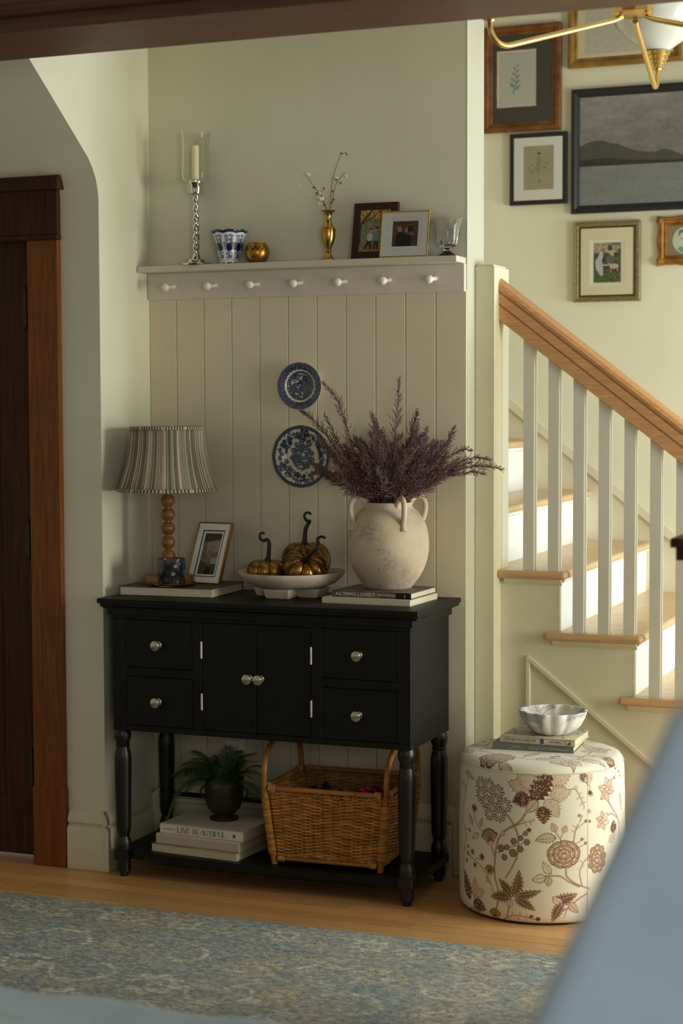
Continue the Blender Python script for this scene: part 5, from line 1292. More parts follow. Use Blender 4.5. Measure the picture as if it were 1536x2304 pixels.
for i in range(N1):
    for j in range(N2):
        q = i*(N2+1)+j; F.append((q, q+1, q+N2+2, q+N2+1))
b.add(V, F)
o = build('folded_cloth', b, M_felt, None, 80, (-2.035, 4.965, ZL+.0225), (0, 0, .2)); tag(o, 'dark rumpled cloth lying inside the left of the wicker basket', 'cloth')
V = []; F = []; b = MB()
for i in range(N1+1):
    for j in range(N2+1):
        u, v = i/N1*2-1, j/N2*2-1; e = max(0, 1-(u*u+v*v)*.5)
        z = .205*e**.4*(.82+.14*math.sin(u*7+.5)*math.cos(v*6)+.08*math.sin(u*13+v*9))
        V.append((u*.07, v*.085, max(z, 0)))
for i in range(N1):
    for j in range(N2):
        q = i*(N2+1)+j; F.append((q, q+1, q+N2+2, q+N2+1))
b.add(V, F)
t = thing('gift_bag', 'crumpled gray bag with shiny pink foil inside the right of the wicker basket', 'bag', (-1.862, 4.965, ZL+.0225))
build('bag', b, mat('gray_cloth_bag', (86, 82, 84), .8, var=.2, scale=40), t, 80)
f_ = MB()
for k in range(14):
    x, y = rg.uniform(-.035, .045), rg.uniform(-.055, -.005); z = .185+rg.uniform(-.006, .012); l = rg.uniform(.008, .016)
    f_.add([(x-l, y, z), (x, y-l*.6, z+.004), (x+l, y+.002, z-.002), (x, y+l*.6, z+.009)], [(0, 1, 2), (0, 2, 3)])
build('foil', f_, mat('pink_foil', (206, 40, 110), .22, metal=.9), t, 0)

# wall outlet, its plug, and the low register behind the cabinet
t = thing('wall_outlet', 'off-white electrical outlet plate low on the beadboard behind the fern', 'outlet', (-2.415, YB-.0062, .365))
build('cover_plate', MB().box(-.035, .035, -.005, 0, -.0575, .0575, b=.002), M_porc, t, 0)
for z in (-.02, .02):
    build('socket', MB().box(-.016, .016, -.0065, -.004, z-.013, z+.013, b=.003), M_trim, t, 0)
    s_ = MB()
    for x in (-.006, .006): s_.box(x-.0011, x+.0011, -.0070, -.006, z-.002, z+.006)
    build('slot', s_, M_void, t, 0)
t = thing('wall_register', 'low cream metal heat register with a dark slot behind the black cabinet', 'vent', (-2.44, 5.128, 0))
P = [(-.262, .002), (.20, .002), (.20, .2)]+[(.20-.022*(1-math.cos(a)), .2+.022*math.sin(a)) for a in (.5, 1.0, PI/2)]+[(-.262+.062*(1-math.sin(a)), .16+.062*math.cos(a)) for a in (.0, .3, .6, .9, 1.2, PI/2)]
build('housing', MB().prism(P, 'y', -.020, -.001), mat('cream_register_paint', (208, 196, 168), .5), t, 0)
sl = MB()
sl.box(-.175, .18, -.0215, -.0195, .183, .199)
build('slot', sl, M_void, t, 0)
build('ledge', MB().box(-.18, .185, -.032, -.019, .166, .180, b=.002), mat('cream_register_paint', (208, 196, 168), .5), t, 0)

# ================================================================== FLORAL OTTOMAN
def ottoman_print():
    B0, DK, MD, TN, LT = (226, 216, 198), (98, 58, 32), (140, 96, 66), (194, 164, 134), (212, 190, 164)
    c = Canvas(150.8, 48, 24, -75.4, -1, B0); c.noise(.02, 3, 3)
    rg = random.Random(9)
    def leaf(b, t, w, st):
        b = np.array(b, float); t = np.array(t, float); d = t-b; L = np.hypot(*d)
        if L < .1: return
        u = d/L; n = np.array((-u[1], u[0])); bend = rg.uniform(-.08, .08)*L
        def outline(k, ser):
            m = 22 if ser < .1 else 15; l = []; r = []
            for i in range(m+1):
                q = i/m; hw = w/2*k*math.sin(PI*min(1, q**.75))**.9
                sr = 1+(ser*(1 if i % 2 else -1)); p = b+d*(.5+(q-.5)*(1-(1-k)*.5))+n*bend*math.sin(PI*q)
                l.append(p+n*hw*sr); r.append(p-n*hw*sr)
            return l+r[::-1]
        ser = (.26 if st in 'ls' else .22) if w > 1.2 else .06
        if st == 'd': w *= .80
        c.poly(outline(1, ser), DK if st in 'ds' else MD)
        if st == 'l':
            c.poly(outline(.88, ser), LT)
            for _ in range(int(w*L*2.2)):
                q = rg.uniform(.12, .85); p = b+d*q+n*rg.uniform(-.36, .36)*w*math.sin(PI*q); c.line([p, p+u*.28+n*rg.uniform(-.1, .1)], .07, MD)
        elif st == 'v':
            c.poly(outline(.78, ser*.6), LT if rg.random() < .6 else B0)
        elif st == 'd':
            c.poly(outline(.86, ser), TN); c.poly(outline(.70, ser), DK)
        if st in 'vd' and w > .9:
            c.line([b, b+d*.9+n*bend*.4], .10, DK if st == 'v' else LT)
            m = max(4, int(L/.55))
            for i in range(1, m):
                q = i/m*.9
                for s_ in (-1, 1):
                    p = b+d*q+n*bend*math.sin(PI*q); c.line([p, p+u*.16*L/m*3+n*s_*w*.36*math.sin(PI*q**.8)], .09, (MD if st == 'v' else LT), .04)
        if st == 's':
            for _ in range(int(w*L*1.3)):
                q = rg.uniform(.1, .9); p = b+d*q+n*rg.uniform(-.38, .38)*w*math.sin(PI*q)
                for k in range(5):
                    a = 2*PI*k/5+rg.random(); c.line([p, p+np.array((math.cos(a), math.sin(a)))*.20], .08, (228, 208, 190), .04)
    def fan(b, t, w):
        b = np.array(b, float); t = np.array(t, float); d = t-b; L = np.hypot(*d)
        if L < .05: return
        u = d/L; n = np.array((-u[1], u[0]))
        def pts(k, j):
            P = [b-n*.1*L]; m = 16
            for i in range(m+1):
                a = (i/m-.5)*2; r = L*k*(1+(j if i % 2 else -j)); P.append(b+u*r*math.cos(a*.9)+n*a*w/2*k*1.05)
            return P+[b+n*.1*L]
        c.poly(pts(1, .07), DK); c.poly(pts(.88, .07), TN)
        for i in range(13):
            a = (i/12-.5)*2; c.line([b+u*L*.25, b+u*L*.84*math.cos(a*.9)+n*a*w/2*.84], .08 if L > 1.5 else .05, DK, .15 if L > 1.5 else .06)
        c.poly(pts(.42, .05), MD); c.poly(pts(.30, .05), LT)
    def disc(x, y, r):
        for k in range(6): c.ell(x+.62*r*math.cos(k*PI/3), y+.62*r*math.sin(k*PI/3), r*.5, r*.5, DK, 0, 12)
        c.ell(x, y, r*.72, r*.72, TN, 0, 14); c.ell(x, y, r*.5, r*.5, DK, 0, 12); c.ell(x, y, r*.2, r*.2, LT, 0, 10)
    def scallop(x, y, r):
        n = 13
        c.poly([(x+r*(1+.10*math.cos(9*2*PI*k/54))*math.cos(2*PI*k/54), y+r*(1+.10*math.cos(9*2*PI*k/54))*math.sin(2*PI*k/54)) for k in range(54)], MD)
        c.ell(x, y, r*.93, r*.93, B0, 0, 24)
        for k in range(n):
            a = 2*PI*k/n+.1; c.line([(x+r*.18*math.cos(a), y+r*.18*math.sin(a)), (x+r*.9*math.cos(a), y+r*.9*math.sin(a))], .05, DK, .26*r/1.9*1.6)
    def star(x, y, r):
        for k in range(6):
            a = PI/2+k*PI/3+.2; leaf((x, y), (x+r*math.cos(a), y+r*math.sin(a)), r*.62, 'v')
        for k in range(6):
            a = PI/2+k*PI/3+.2; c.line([(x+.1*r*math.cos(a), y+.1*r*math.sin(a)), (x+.62*r*math.cos(a), y+.62*r*math.sin(a))], .42*r/3, (176, 122, 92), .05)
        for k in range(8): c.line([(x, y), (x+.16*r*math.cos(k), y+.16*r*math.sin(k))], .1, (234, 220, 204))
    def peony(x, y, a, b2):
        def petal(px, py, ra, rb, rot):
            for k, col in ((1, DK), (.88, TN), (.62, MD), (.52, LT)):
                n = 30; P = []
                for t in range(n):
                    an = 2*PI*t/n; q = k*(1+.06*math.cos(9*an)); u, v = ra*q*math.cos(an), rb*q*math.sin(an)-rb*(1-k)*.5
                    P.append((px+u*math.cos(rot)-v*math.sin(rot), py+u*math.sin(rot)+v*math.cos(rot)))
                c.poly(P, col)
            for i in range(9):
                u0 = (i-4)/4*ra*.8; c.line([(px+u0*.7*math.cos(rot)-rb*.2*math.sin(rot), py+u0*.7*math.sin(rot)+rb*.2*math.cos(rot)), (px+u0*math.cos(rot)-rb*.8*(1-(u0/ra)**2)**.5*math.sin(rot), py+u0*math.sin(rot)+rb*.8*(1-(u0/ra)**2)**.5*math.cos(rot))], .09, DK, .05)
        for n, k, sz, ph in ((9, .74, .36, 0), (7, .46, .32, .4), (4, .22, .26, .2)):
            for i in range(n):
                t = 2*PI*i/n+ph+PI/2; petal(x+a*k*math.cos(t), y+b2*k*math.sin(t), a*sz, b2*sz*.8, t-PI/2)
        petal(x, y-b2*.05, a*.2, b2*.2, 0)
    def stem(P, w):
        Q = smoothpath([(p[0], p[1], 0) for p in P], 6); Q = [(q.x, q.y) for q in Q]
        c.line(Q, w, DK, w*.8); c.line(Q, w*.52, TN, w*.4)
    # the printed repeat: motifs in cm (around, up), repeated round the drum
    for sh_ in (0, -64.5, 64.5):
        if sh_:
            def ok(x): return (x+sh_ < -30) if sh_ < 0 else (x+sh_ > 30.5)
        else:
            def ok(x): return True
        S_ = lambda p: (p[0]+sh_, p[1])
        for P, w in OTT['S']:
            if ok(P[0][0]): stem([S_(p) for p in P], w*1.4)
        for b, t2, w, st in OTT['L']:
            if ok(b[0]): leaf(S_(b), S_(t2), w, st)
        for b, t2, w in OTT['F']:
            if ok(b[0]): fan(S_(b), S_(t2), w)
        for x, y, r in OTT['T']:
            if ok(x): scallop(x+sh_, y, r)
        for x, y, r in OTT['R']:
            if ok(x): disc(x+sh_, y, r)
        for x, y, r in OTT['M']:
            if ok(x): star(x+sh_, y, r)
        for x, y, a, b2 in OTT['P']:
            if ok(x): peony(x+sh_, y, a, b2)
    c.noise(.03, 1, 8)
    top = Canvas(50, 50, 20, -25, -25, B0); c0 = c; c = top
    # cap print, seen at a glancing angle: peony at the near left, big flower at the far right
    for P, w in [([(-18, -4), (-8, -13), (2, -17), (14, -13)], .5), ([(-6, -14), (-2, -8), (4, -4)], .4), ([(10, -14), (14, -4), (13, 6)], .5), ([(-16, 4), (-14, 12), (-6, 18)], .4)]: stem(P, w)
    for b, t2, w, st in [((-2, -15), (7, -14), 3, 'v'), ((2, -18), (8, -21), 2.2, 'v'), ((-5, -12), (0, -6), 2.4, 'v'), ((-12, -18), (-8, -22), 2.2, 'v'), ((11, -15), (18, -15), 2.6, 'v'), ((13, -10), (19, -8), 3, 'l'), ((12, -12), (6, -8), 2.2, 'v'), ((-16, 2), (-21, 6), 3, 'v'), ((-14, 8), (-8, 10), 2.6, 'v'), ((-18, -2), (-12, 0), 2.4, 'v'), ((15, -2), (20, 2), 3, 's'), ((15, 0), (12, 8), 3, 'l'), ((14, -1), (19, -6), 3, 'l'), ((-20, -6), (-23, 0), 2, 'v'), ((14, 14), (18, 12), 2, 'v'), ((-4, 20), (2, 22), 2, 'v')]: leaf(b, t2, w, st)
    peony(-12.5, -13.5, 5, 5.2); star(8, -18.5, 3.5); fan((16, -11), (20.5, -11.5), 5)
    for x, y in ((11, 3), (13, 5), (15, 4), (14, 8), (16, 7), (12, 7)): scallop(x+2, y-6, 1.8)
    for x, y in ((3, -12), (4.5, -11), (-17, 10), (-15, 14)): disc(x, y, .8)
    top.noise(.03, 1, 9)
    return c0.image('floral_side_print'), top.image('floral_top_print')
i_side, i_top = ottoman_print()
M_os = mat('floral_linen_side', (255, 255, 255), .85, image=i_side, sheen=.15, bump=.05, bscale=500); M_ot = mat('floral_linen_top', (255, 255, 255), .85, image=i_top, sheen=.15, bump=.05, bscale=500)
OC = (-1.342, 4.95); OR = .238; TH0 = math.atan2(-OC[1], -OC[0])
t = thing('ottoman', 'round drum ottoman in cream fabric with brown floral print', 'ottoman', (OC[0], OC[1], 0), (0, 0, TH0))
pf = [(.214, .006), (.228, .007), (.2345, .014), (.2375, .030), (.239, .10), (.2395, .22), (.2385, .34), (.2365, .412), (.2335, .428)]
mb = MB(); n = 128; V = []; F = []; U = []
for r, z in pf:
    for k in range(n):
        a = -PI+2*PI*k/n; V.append((r*math.cos(a), r*math.sin(a), z))
for i in range(len(pf)-1):
    for k in range(n):
        F.append((i*n+k, i*n+(k+1) % n, (i+1)*n+(k+1) % n, (i+1)*n+k)); z0, z1 = (pf[i][1]*100+1)/48, (pf[i+1][1]*100+1)/48
        U.append([(k/n, z0), ((k+1)/n, z0), ((k+1)/n, z1), (k/n, z1)])
build('side_panel', mb.add(V, F, U), M_os, t, 80)
pf = [(.2335, .4285), (.2325, .436), (.226, .4455), (.210, .4515), (.17, .4540), (.10, .4548), (.0, .455)]
mb = MB(); V = []; F = []; U = []
for r, z in pf:
    for k in range(n):
        a = 2*PI*k/n; V.append((r*math.cos(a), r*math.sin(a), z))
def uvt(i, k):
    a = 2*PI*k/n+PI/2; r = pf[i][0]*100; return (.5-r*math.cos(a)/50, .5-r*math.sin(a)/50)
for i in range(len(pf)-1):
    for k in range(n):
        F.append((i*n+k, i*n+(k+1) % n, (i+1)*n+(k+1) % n, (i+1)*n+k)); U.append([uvt(i, k), uvt(i, k+1), uvt(i+1, k+1), uvt(i+1, k)])
build('top_panel', mb.add(V, F, U), M_ot, t, 80)
pip = [(.2342*math.cos(2*PI*k/96), .2342*math.sin(2*PI*k/96), .4283) for k in range(98)]
build('piping', MB().tube(pip, .0022, 6, cap=False), mat('cream_piping', (216, 200, 178), .85), t)
build('base', MB().lathe([(0, 0), (.222, 0), (.224, .008), (0, .009)], 48), M_void, t)
sa = .135/.239
build('seam', MB().tube([(.2386*math.cos(sa), .2386*math.sin(sa), .02), (.2398*math.cos(sa), .2398*math.sin(sa), .22), (.2368*math.cos(sa), .2368*math.sin(sa), .425)], .0008, 5), mat('cream_piping', (216, 200, 178), .85), t)

# ================================================================== RUG
def rug_image():
    W_, H_ = 300, 190; c = Canvas(W_, H_, 8, 0, 0, (104, 108, 108)); rg = random.Random(15)
    n1 = c.noise(0, 34, 1); n2 = c.noise(0, 3.6, 2, 2.6); n3 = c.noise(0, 100, 3); n4 = c.noise(0, 1.5, 4, 1.6)
    k = np.clip((n1*.45+n3*.7-.35)*2, 0, 1)[..., None]
    base = np.array((138, 143, 143), np.float32)*k+np.array((156, 150, 138), np.float32)*(1-k)
    c.a = base/255.
    m = Canvas(W_, H_, 8, 0, 0, (0, 0, 0))
    CR, OC_, BD = (208, 200, 176), (198, 182, 146), (104, 114, 122)
    def ros(x, y, r, col):
        for i in range(8): m.ell(x+.62*r*math.cos(i*PI/4), y+.62*r*math.sin(i*PI/4), r*.42, r*.30, col, i*PI/4, 12)
        m.ell(x, y, r*.52, r*.52, (1, 1, 1), 0, 16); m.ell(x, y, r*.30, r*.30, OC_, 0, 12)
    def vine(P, w, col):
        Q = smoothpath([(p[0], p[1], 0) for p in P], 8); m.line([(q.x, q.y) for q in Q], w, col)
    # border band near the far edge, then an all-over field of rosettes and scrolling vines
    for x in range(-8, 310, 26):
        ros(x+rg.uniform(-2, 2), 180, 5.2, CR); vine([(x, 181), (x+6, 176), (x+13, 182), (x+20, 184), (x+26, 181)], 1.0, CR); m.ell(x+13, 176, 3.2, 1.9, OC_, .4)
    vine([(-5, 168.5), (150, 168.5), (305, 168.5)], .8, BD)
    for r_ in range(8):
        for q in range(9):
            x, y = q*38+(19 if r_ % 2 else 0)+rg.uniform(-4, 4), 154-r_*21+rg.uniform(-2, 2)
            ros(x, y, rg.uniform(6, 8.5), rg.choice([CR, CR, (170, 160, 136), (176, 156, 116)]))
            s_ = rg.choice([-1, 1])
            vine([(x+8, y+2), (x+14, y+8*s_), (x+22, y+7*s_), (x+27, y), (x+22, y-6*s_), (x+17, y-3*s_)], 1.3, CR)
            for _ in range(3): m.ell(x+rg.uniform(-16, 16), y+rg.uniform(-9, 9), rg.uniform(2, 4), rg.uniform(1, 1.8), rg.choice([CR, OC_, BD, (150, 146, 134)]), rg.uniform(-.6, .6))
    mk = (m.a.sum(2, keepdims=True) > .05)
    e = np.clip((n2*.7+n4*.7+n1*.45-.55)*2.0, 0, 1)[..., None]*.62*mk
    c.a = c.a*(1-e)+m.a*e
    c.a += ((n2-.5)*.26+(n4-.5)*.30)[..., None]
    return c.image('rug_pile_print')
M_rug = mat('woven_rug', (255, 255, 255), .95, image=rug_image(), bump=.5, bscale=240, stretch=(.35, 1, 1)); M_rugedge = mat('rug_binding', (120, 122, 120), .95, var=.2, scale=200)
t = thing('area_rug', 'faded blue-gray oriental rug with cream floral pattern on the oak floor', 'rug', (-1.9, 3.513, 0))
mb = MB().quad([(-1.5, -.945, .0095), (1.5, -.945, .0095), (1.5, .945, .0095), (-1.5, .945, .0095)])
build('pile', mb, M_rug, t, 0)
build('binding', MB().box(-1.502, 1.502, -.95, .95, .0006, .0090, b=.002), M_rugedge, t, 0)

# ================================================================== GALLERY WALL
def frameat(cx, z0, zz=None): return (cx, YG-.020, z0)
M_brownf = mat('walnut_gilt_frame', (134, 84, 38), .4, metal=.3, col2=(96, 54, 20), scale=24)
M_goldw = mat('satin_gold_frame', (168, 128, 56), .4, metal=.5, col2=(130, 94, 36), scale=20)
M_blackf = mat('black_wood_frame', (26, 26, 26), .4); M_oliveg = mat('pebbled_olive_gold', (150, 130, 84), .5, metal=.35, col2=(104, 92, 62), scale=160, bump=.4, bscale=260)
M_orn = mat('ornate_gilt', (178, 122, 48), .45, metal=.45, col2=(124, 78, 24), scale=26)
woodprof = [(0, .025), (0, .006), (.004, .002), (.012, .0), (.020, .004), (.024, .010), (.030, .009), (.034, .012), (.036, .018), (.036, .025)]
def sk_botan(c, x, y, col, seed, h):
    rg = random.Random(seed); c.line([(x-.1*h, y), (x, y+.5*h), (x-.06*h, y+h)], .05*h, col, .01*h)
    for k in range(9):
        q = k/9; s_ = -1 if k % 2 else 1; a = (x-.06*h*(1-q), y+h*(.12+.8*q)); l = h*.22*(1-.6*q)
        c.poly([a, (a[0]+s_*l*.5, a[1]+l*.1), (a[0]+s_*l*.9, a[1]+l*.8), (a[0]+s_*l*.25, a[1]+l*.5)], tuple(int(v+rg.uniform(-14, 14)) for v in col))
c = Canvas(15, 21, 16, 0, 0, (206, 204, 190)); c.noise(.03, 6, 1); sk_botan(c, 7.4, 5, (134, 152, 148), 1, 12)
pw = .300
picture('gilt brown frame, charcoal mat around a pale fern print, topmost left above the stairs', (-1.868, YG-.0262, 2.487), (0, 0, 0), .302, .397, woodprof, M_brownf, photo_mat('fern_print', c), .148, .207, iz=.095, ix=-.024, mats=[(-.106, .058, .088, .311, M_matg), (-.102, .054, .092, .307, M_orn), (-.098, .050, .0955, .3025, M_matw)])
c = Canvas(34, 30, 10, 0, 0, (214, 208, 190)); c.noise(.04, 10, 2); c.ell(17, 14, 5, 6, (176, 180, 172), .4); c.ell(15, 21, 2, 3, (190, 190, 180), -.4); c.line([(13.5, 23.5), (12, 25.5)], .7, (60, 62, 60)); c.ell(19, 11, 4, 4, (158, 168, 170)); c.ell(14.5, 23, 1.0, 1.4, (70, 72, 70)); c.noise(.04, 3, 3)
picture('wide satin gold frame with a pale bird print, partly hidden behind the chandelier', (-1.475, YG-.0262, 2.708), (0, 0, 0), .428, .34, woodprof, M_goldw, photo_mat('bird_print', c), .30, .23, mats=[(-.155, .155, .05, .29, M_matw2)])
c = Canvas(12, 17, 16, 0, 0, (176, 166, 140)); c.noise(.04, 6, 4); rg = random.Random(4)
c.ell(6.3, 13.6, .6, .5, (72, 82, 62)); c.line([(6.3, 13.6), (6.2, 3)], .09, (150, 146, 116))
for k in range(26): a = rg.uniform(-2.4, -.7); l = rg.uniform(1.2, 3.4); c.line([(6.2, rg.uniform(7, 13)), (6.2+l*math.cos(a)*1.3, 9+rg.uniform(-2, 2)+l*math.sin(a)*.4)], .10, (136, 138, 108))
for k in range(14): c.ell(rg.uniform(2.4, 10), rg.uniform(6.5, 11), .35, .2, (128, 132, 100), rg.uniform(0, 3))
c.ell(6.4, 3.6, .18, .7, (86, 92, 66))
picture('small black frame with wide white mat and faint sketch, beside the large landscape', (-1.8035, YG-.0212, 2.2085), (0, 0, 0), .222, .268, [(0, .02), (0, .001), (.001, 0), (.0155, 0), (.0165, .001), (.0165, .02)], M_blackf, photo_mat('botanical_sketch', c), .12, .168, iz=.054, mats=[(-.0595, .0605, .0545, .2215, M_matw)])
c = Canvas(72, 40, 16, 0, 0, (150, 144, 140)); n1 = c.noise(.16, 150, 5, 2); c.noise(.07, 40, 6, 2); c.noise(.05, 12, 16, 2)
c.rect(0, 0, 72, 14.8, (136, 138, 138)); c.noise(.04, 20, 7, 6)
ridge = [(0, 14.5), (0, 21.5), (3, 23.0), (6.5, 23.8), (9, 23.6), (12, 22.6), (15, 22.2), (18, 20.8), (22, 19.4), (26, 18.8), (29, 18.6), (32, 19.6), (35, 18.8), (39, 17.2), (44, 17.4), (50, 18.6), (56, 17.6), (64, 19), (72, 18), (72, 14.5)]
c.poly(ridge, (88, 85, 78)); c.poly([(0, 14.6), (0, 16.8), (10, 17.4), (20, 16.2), (34, 15.6), (72, 15.2), (72, 14.6)], (58, 56, 50)); c.noise(.05, 9, 8)
picture('large black framed painting of dark hills across a gray lake', (-1.292, YG-.0232, 2.167), (0, 0, 0), .768, .461, [(0, .022), (0, .004), (.006, 0), (.014, .001), (.020, .006), (.026, .008), (.030, .014), (.031, .022)], M_blackf, photo_mat('lake_landscape', c), .70, .395)
c = Canvas(12, 17, 18, 0, 0, (72, 78, 52)); c.noise(.2, 14, 9); c.rect(0, 12.5, 12, 17, (170, 162, 138)); c.noise(.12, 8, 10); c.poly([(0, 12.5), (0, 16.2), (4, 16.6), (12, 15.4), (12, 17), (0, 17)], (116, 108, 84)); c.rect(6.4, 13.4, 8.0, 15.6, (70, 72, 76)); c.poly([(5.6, 13.2), (9, 13.6), (8.6, 10.8), (6, 12.6)], (198, 186, 142)); c.poly([(9.5, 8), (12, 8), (12, 15), (10.6, 14)], (96, 96, 50)); c.rect(0, 0, 12, 4.6, (86, 100, 54)); c.noise(.22, 9, 11)
c.poly([(1.6, 6), (1.2, 9), (2.6, 11.4), (3.2, 13), (4.4, 13.2), (4.4, 10.8), (3.8, 9), (4.4, 7.8), (4.4, 3.6), (3.8, 2.8)], (196, 198, 200)); c.ell(4.4, 13.5, .8, .9, (180, 116, 60)); c.line([(4.2, 7.6), (6.2, 7.4), (7, 7.8)], .5, (204, 196, 180)); c.ell(8.8, 7, 1.9, 1.0, (210, 186, 160)); c.ell(7, 8.1, .8, .6, (208, 180, 154)); c.line([(7.6, 6.4), (7.6, 4.6)], .4, (196, 170, 146)); c.line([(10.2, 6.4), (10.2, 4.8)], .4, (196, 170, 146)); c.ell(7.2, 9.8, 1.6, 1.8, (106, 104, 96)); c.noise(.16, 5, 12)
picture('olive gold frame with cream mat, print of a figure in white feeding a lamb', (-1.5375, YG-.0232, 1.8365), (0, 0, 0), .250, .298, [(0, .022), (0, .003), (.003, 0), (.006, .002), (.0105, .0005), (.0165, .003), (.019, .005), (.020, .0035), (.0235, .0045), (.0245, .022)], M_oliveg, photo_mat('lamb_print', c), .106, .148, iz=.071, ix=-.0015, mats=[(-.066, .064, .057, .231, M_matw2), (-.0585, .0555, .064, .2245, M_matw), (-.0545, .0515, .0700, .2200, M_matw2)], extra=lambda t, yb: build('inner_lip', ringframe(.25, .298, [(.0196, .0034), (.0205, .0022), (.0240, .0030), (.0246, .006)]), M_blackf, t, 0))
c = Canvas(22, 18, 12, 0, 0, (150, 130, 104)); c.noise(.03, 4, 13); c.ell(11, 9, 6.6, 7.0, (206, 216, 200), n=36); c.ell(11, 9.6, 3.3, 4.3, (214, 218, 200), n=28); c.poly([(7.6, 11), (8, 14.4), (11, 15.2), (13.8, 14), (14.4, 11.4), (13.2, 13.0), (9.6, 13.2)], (96, 132, 124)); c.ell(9.6, 10.0, .6, .3, (96, 130, 122)); c.ell(12.4, 10.0, .6, .3, (96, 130, 122)); c.line([(11, 9.6), (10.8, 8.2)], .3, (160, 184, 172)); c.ell(11, 7.2, .9, .25, (140, 168, 158)); c.poly([(7, 4.6), (9, 6), (11, 4.6), (13, 6), (15, 4.6), (13, 2.8), (11, 2.4), (9, 2.8)], (130, 166, 154))
def ornate(t, yb):
    b = MB()
    for sx in (-1, 1):
        for z in (0.018, .166):
            for k in range(9):
                a = 2*PI*k/9; b.sphere((sx*.088+.009*math.cos(a), .002, z+.008*math.sin(a)), .0052, 8, 6, sy=.8)
            b.sphere((sx*.088, .0, z), .0075, 10, 8)
    build('corner_ornament', b, M_orn, t)
def ornprof(): return [(.000, .022), (.001, .008), (.006, .003), (.014, .004), (.020, .0), (.026, .003), (.029, .009), (.034, .007), (.037, .012), (.038, .022)]
def wavy(w, h, prof):
    mb = MB(); V = []; F = []; n = len(prof); N_ = 24; ring = []
    for (ax, ay, bx, by) in ((0, 0, 1, 0), (1, 0, 1, 1), (1, 1, 0, 1), (0, 1, 0, 0)):
        for q in range(N_):
            f = q/N_; ring.append((ax+(bx-ax)*f, ay+(by-ay)*f, f, bx-ax, by-ay))
    for (u, v, f, dx, dz) in ring:
        wv_ = .0055*(.5-.5*math.cos(4*PI*f))
        for k, (i, yy) in enumerate(prof):
            s_ = max(0, 1-i/.02)*wv_
            x = -w/2+i+u*(w-2*i); z = i+v*(h-2*i)
            x += (dz)*-s_*1 if dz else 0; z += s_*(dx) if dx else 0
            V.append((x, yy, z))
    m_ = len(ring)
    for c_ in range(m_):
        for k in range(n): F.append((c_*n+k, c_*n+(k+1) % n, ((c_+1) % m_)*n+(k+1) % n, ((c_+1) % m_)*n+k))
    return mb.add(V, F)
_rf = ringframe
ringframe = wavy
picture('ornate carved gilt frame with an oval portrait beside the olive gold frame', (-1.2515, YG-.0232, 1.962), (0, 0, 0), .202, .184, ornprof(), M_orn, photo_mat('oval_portrait', c), .18, .11, extra=ornate)
ringframe = _rf

# ================================================================== CHANDELIER
M_cb = mat('satin_brass', (226, 192, 122), .3, metal=1); M_opal = mat('opal_glass', (250, 248, 240), .12, coat=.6)
b = M_opal.node_tree.nodes['Principled BSDF']; b.inputs['Transmission Weight'].default_value = .25; b.inputs['Roughness'].default_value = .18; b.inputs['IOR'].default_value = 1.25
HC = (-1.082, 4.922, 2.528)
t = thing('chandelier', 'brass chandelier with three curved arms and milky glass globes hanging from the ceiling', 'chandelier', HC)
build('hub', MB().lathe([(0, -.006), (.030, -.006), (.050, -.004), (.058, 0), (.058, .012), (.050, .016), (.02, .018), (.012, .026), (0, .026)], 10), M_cb, t, 20)
build('ceiling_rod', MB().tube([(0, 0, .02), (0, 0, ZC-HC[2]-.02)], .008, 14), M_cb, t)
build('canopy', MB().lathe([(0, .335), (.02, .336), (.05, .35), (.062, .368), (.062, .3715), (0, .3718)], 36), M_cb, t)
for (ex, ey) in ((-.296, -.369), (-.028, .461), (.330, -.10)):
    L = math.hypot(ex, ey); d = Vector((ex/L, ey/L, 0))
    P = [d*.040+Vector((0, 0, -.012)), d*.056+Vector((0, 0, -.0195))]
    lo = .4735
    S0 = d*(.070)+Vector((0, 0, -.0252)); S1 = d*.4095+Vector((0, 0, -.1243))
    P += [S0]+[S0.lerp(S1, q/8) for q in range(1, 9)]
    cx = .4275
    for q in range(1, 11):
        a = -1.855+q/10*1.855
        P.append(d*(cx+.05*math.cos(a))+Vector((0, 0, -.0775+.05*math.sin(a))))
    P.append(d*(cx+.05)+Vector((0, 0, -.060)))
    a_ = build('arm', MB().tube(P, .0078, 14), M_cb, t, 60)
    C = d*(cx+.05)
    cup = MB().lathe([(0, -.070), (.012, -.070), (.014, -.066), (.020, -.064), (.020, -.054), (.0255, -.052), (.0255, -.041), (.031, -.039), (.031, -.028), (.0365, -.026), (.0365, -.015), (.034, -.013), (0, -.013)], 36, (C.x, C.y, 0))
    build('socket_cup', cup, M_cb, a_, 30)
    gp = [(.030, -.014), (.040, -.008), (.060, .006), (.090, .026), (.117, .056), (.132, .092), (.136, .130), (.130, .165), (.112, .200), (.088, .224), (.070, .236)]
    g = MB().lathe(gp+[(r-.003, z) for r, z in gp[::-1]]+[gp[0]], 56, (C.x, C.y, 0))
    build('glass_globe', g, M_opal, a_, 60)
    build('bulb', MB().sphere((C.x, C.y, .075), .028, 16, 12), mat('unlit_bulb', (236, 232, 222), .3), a_)

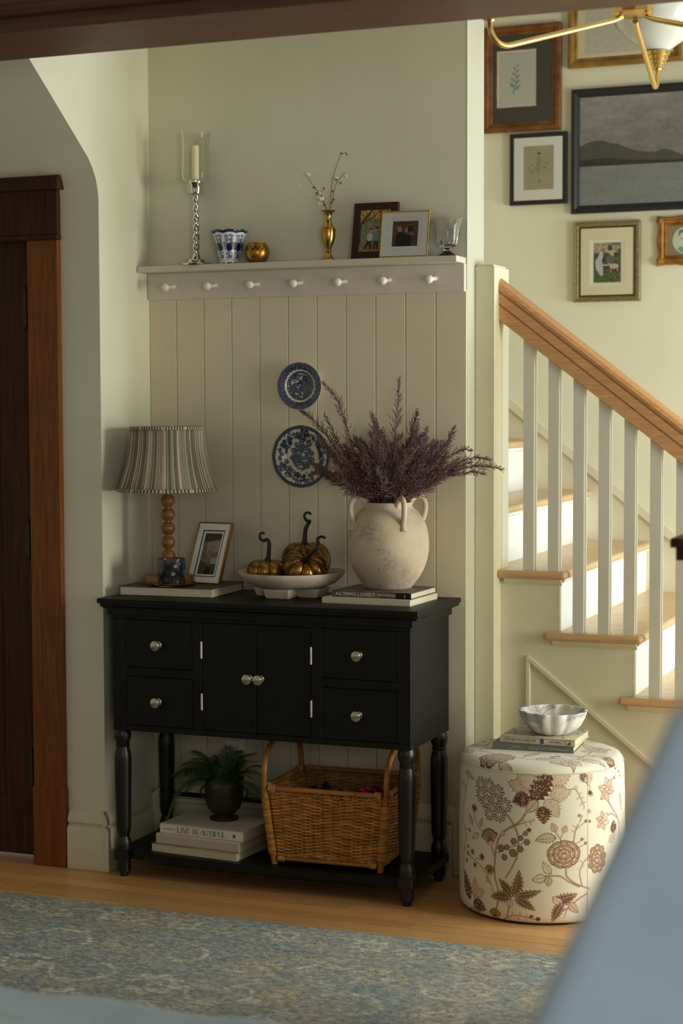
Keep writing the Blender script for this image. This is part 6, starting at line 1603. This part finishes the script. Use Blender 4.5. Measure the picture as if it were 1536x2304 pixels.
# ================================================================== OUT-OF-FOCUS BLUE SEATING IN THE FOREGROUND
M_blue = mat('blue_gray_upholstery', (180, 198, 214), .9, var=.05, scale=6, sheen=.25, bump=.08, bscale=300); M_legw = mat('dark_chair_leg', (60, 36, 22), .4)
t = thing('armchair', 'blurred blue-gray upholstered armchair in the right foreground, its back sloping down leftward', 'armchair', (.05, 1.70, 0))
bk = [(-.655, .42), (-.60, .50), (-.475, .893), (-.352, 1.178), (-.335, 1.20), (-.31, 1.215), (.36, 1.215), (.385, 1.20), (.40, 1.178), (.50, .893), (.60, .50), (.655, .42)]
bk = [(x-.05+.052, z) for x, z in bk]
o = build('backrest', MB().prism(bk, 'y', -.20, -.08), M_blue, t, 30); bv = o.modifiers.new('bevel', 'BEVEL'); bv.width = .028; bv.segments = 4
o = build('seat_cushion', MB().box(-.36, .36, -.07, .50, .30, .47), M_blue, t, 30); bv = o.modifiers.new('bevel', 'BEVEL'); bv.width = .035; bv.segments = 4
o = build('seat_base', MB().box(-.42, .42, -.19, .50, .14, .295), M_blue, t, 30); bv = o.modifiers.new('bevel', 'BEVEL'); bv.width = .02; bv.segments = 3
for sx in (-1, 1):
    o = build('armrest', MB().box(sx*.43-.06 if sx > 0 else -.49, sx*.43+.06 if sx > 0 else -.37, -.075, .46, .296, .60), M_blue, t, 30); bv = o.modifiers.new('bevel', 'BEVEL'); bv.width = .04; bv.segments = 4
    for y in (-.15, .42): build('leg', MB().lathe([(0, 0), (.014, 0), (.022, .145), (0, .145)], 14, (sx*.37, y, 0)), M_legw, t)
t = thing('upholstered_bench', 'blurred low bench with rumpled blue-gray cushion in the bottom left foreground', 'bench', (-1.60, 2.355, .008))
V = []; F = []; N1, N2 = 60, 56
def ht(u, v):
    e = min(1, (1-abs(u))*14)**.5*min(1, (1-abs(v))*5.5)**.5
    return .352+.113*e+.006*math.sin(9*v+3*u+.6)*e+.004*math.sin(14*u+5*v)*e-.014*math.exp(-((v-.80+.03*math.sin(4*u))/.07)**2)*e+.008*math.exp(-((v-.52)/.16)**2)*e-.010*math.exp(-((v-.20+.05*math.sin(3*u))/.10)**2)*e
mb = MB()
for i in range(N1+1):
    for j in range(N2+1):
        u, v = i/N1*2-1, j/N2*2-1; V.append((u*.62, v*.225, ht(u, v)))
for i in range(N1):
    for j in range(N2):
        q = i*(N2+1)+j; F.append((q, q+1, q+N2+2, q+N2+1))
k = len(V); V += [(-.62, -.225, .34), (.62, -.225, .34), (.62, .225, .34), (-.62, .225, .34)]; F.append((k, k+1, k+2, k+3))
for j in range(N2): F.append((j, j+1, k)); F.append((N1*(N2+1)+j, N1*(N2+1)+j+1, k+1))
build('cushion', mb.add(V, F), M_blue, t, 60)
P = [(-.612, .222, .372), (.612, .222, .372), (.612, -.222, .372), (-.612, -.222, .372), (-.612, .222, .372)]
build('piping', MB().tube(P, .007, 8), M_blue, t)
o = build('bench_frame', MB().box(-.60, .60, -.21, .21, .25, .338), M_legw, t, 0)
for sx in (-1, 1):
    for sy in (-1, 1): build('leg', MB().box(sx*.56-.022, sx*.56+.022, sy*.18-.022, sy*.18+.022, .0105 if sy > 0 else 0, .25, b=.003), M_legw, t, 0)
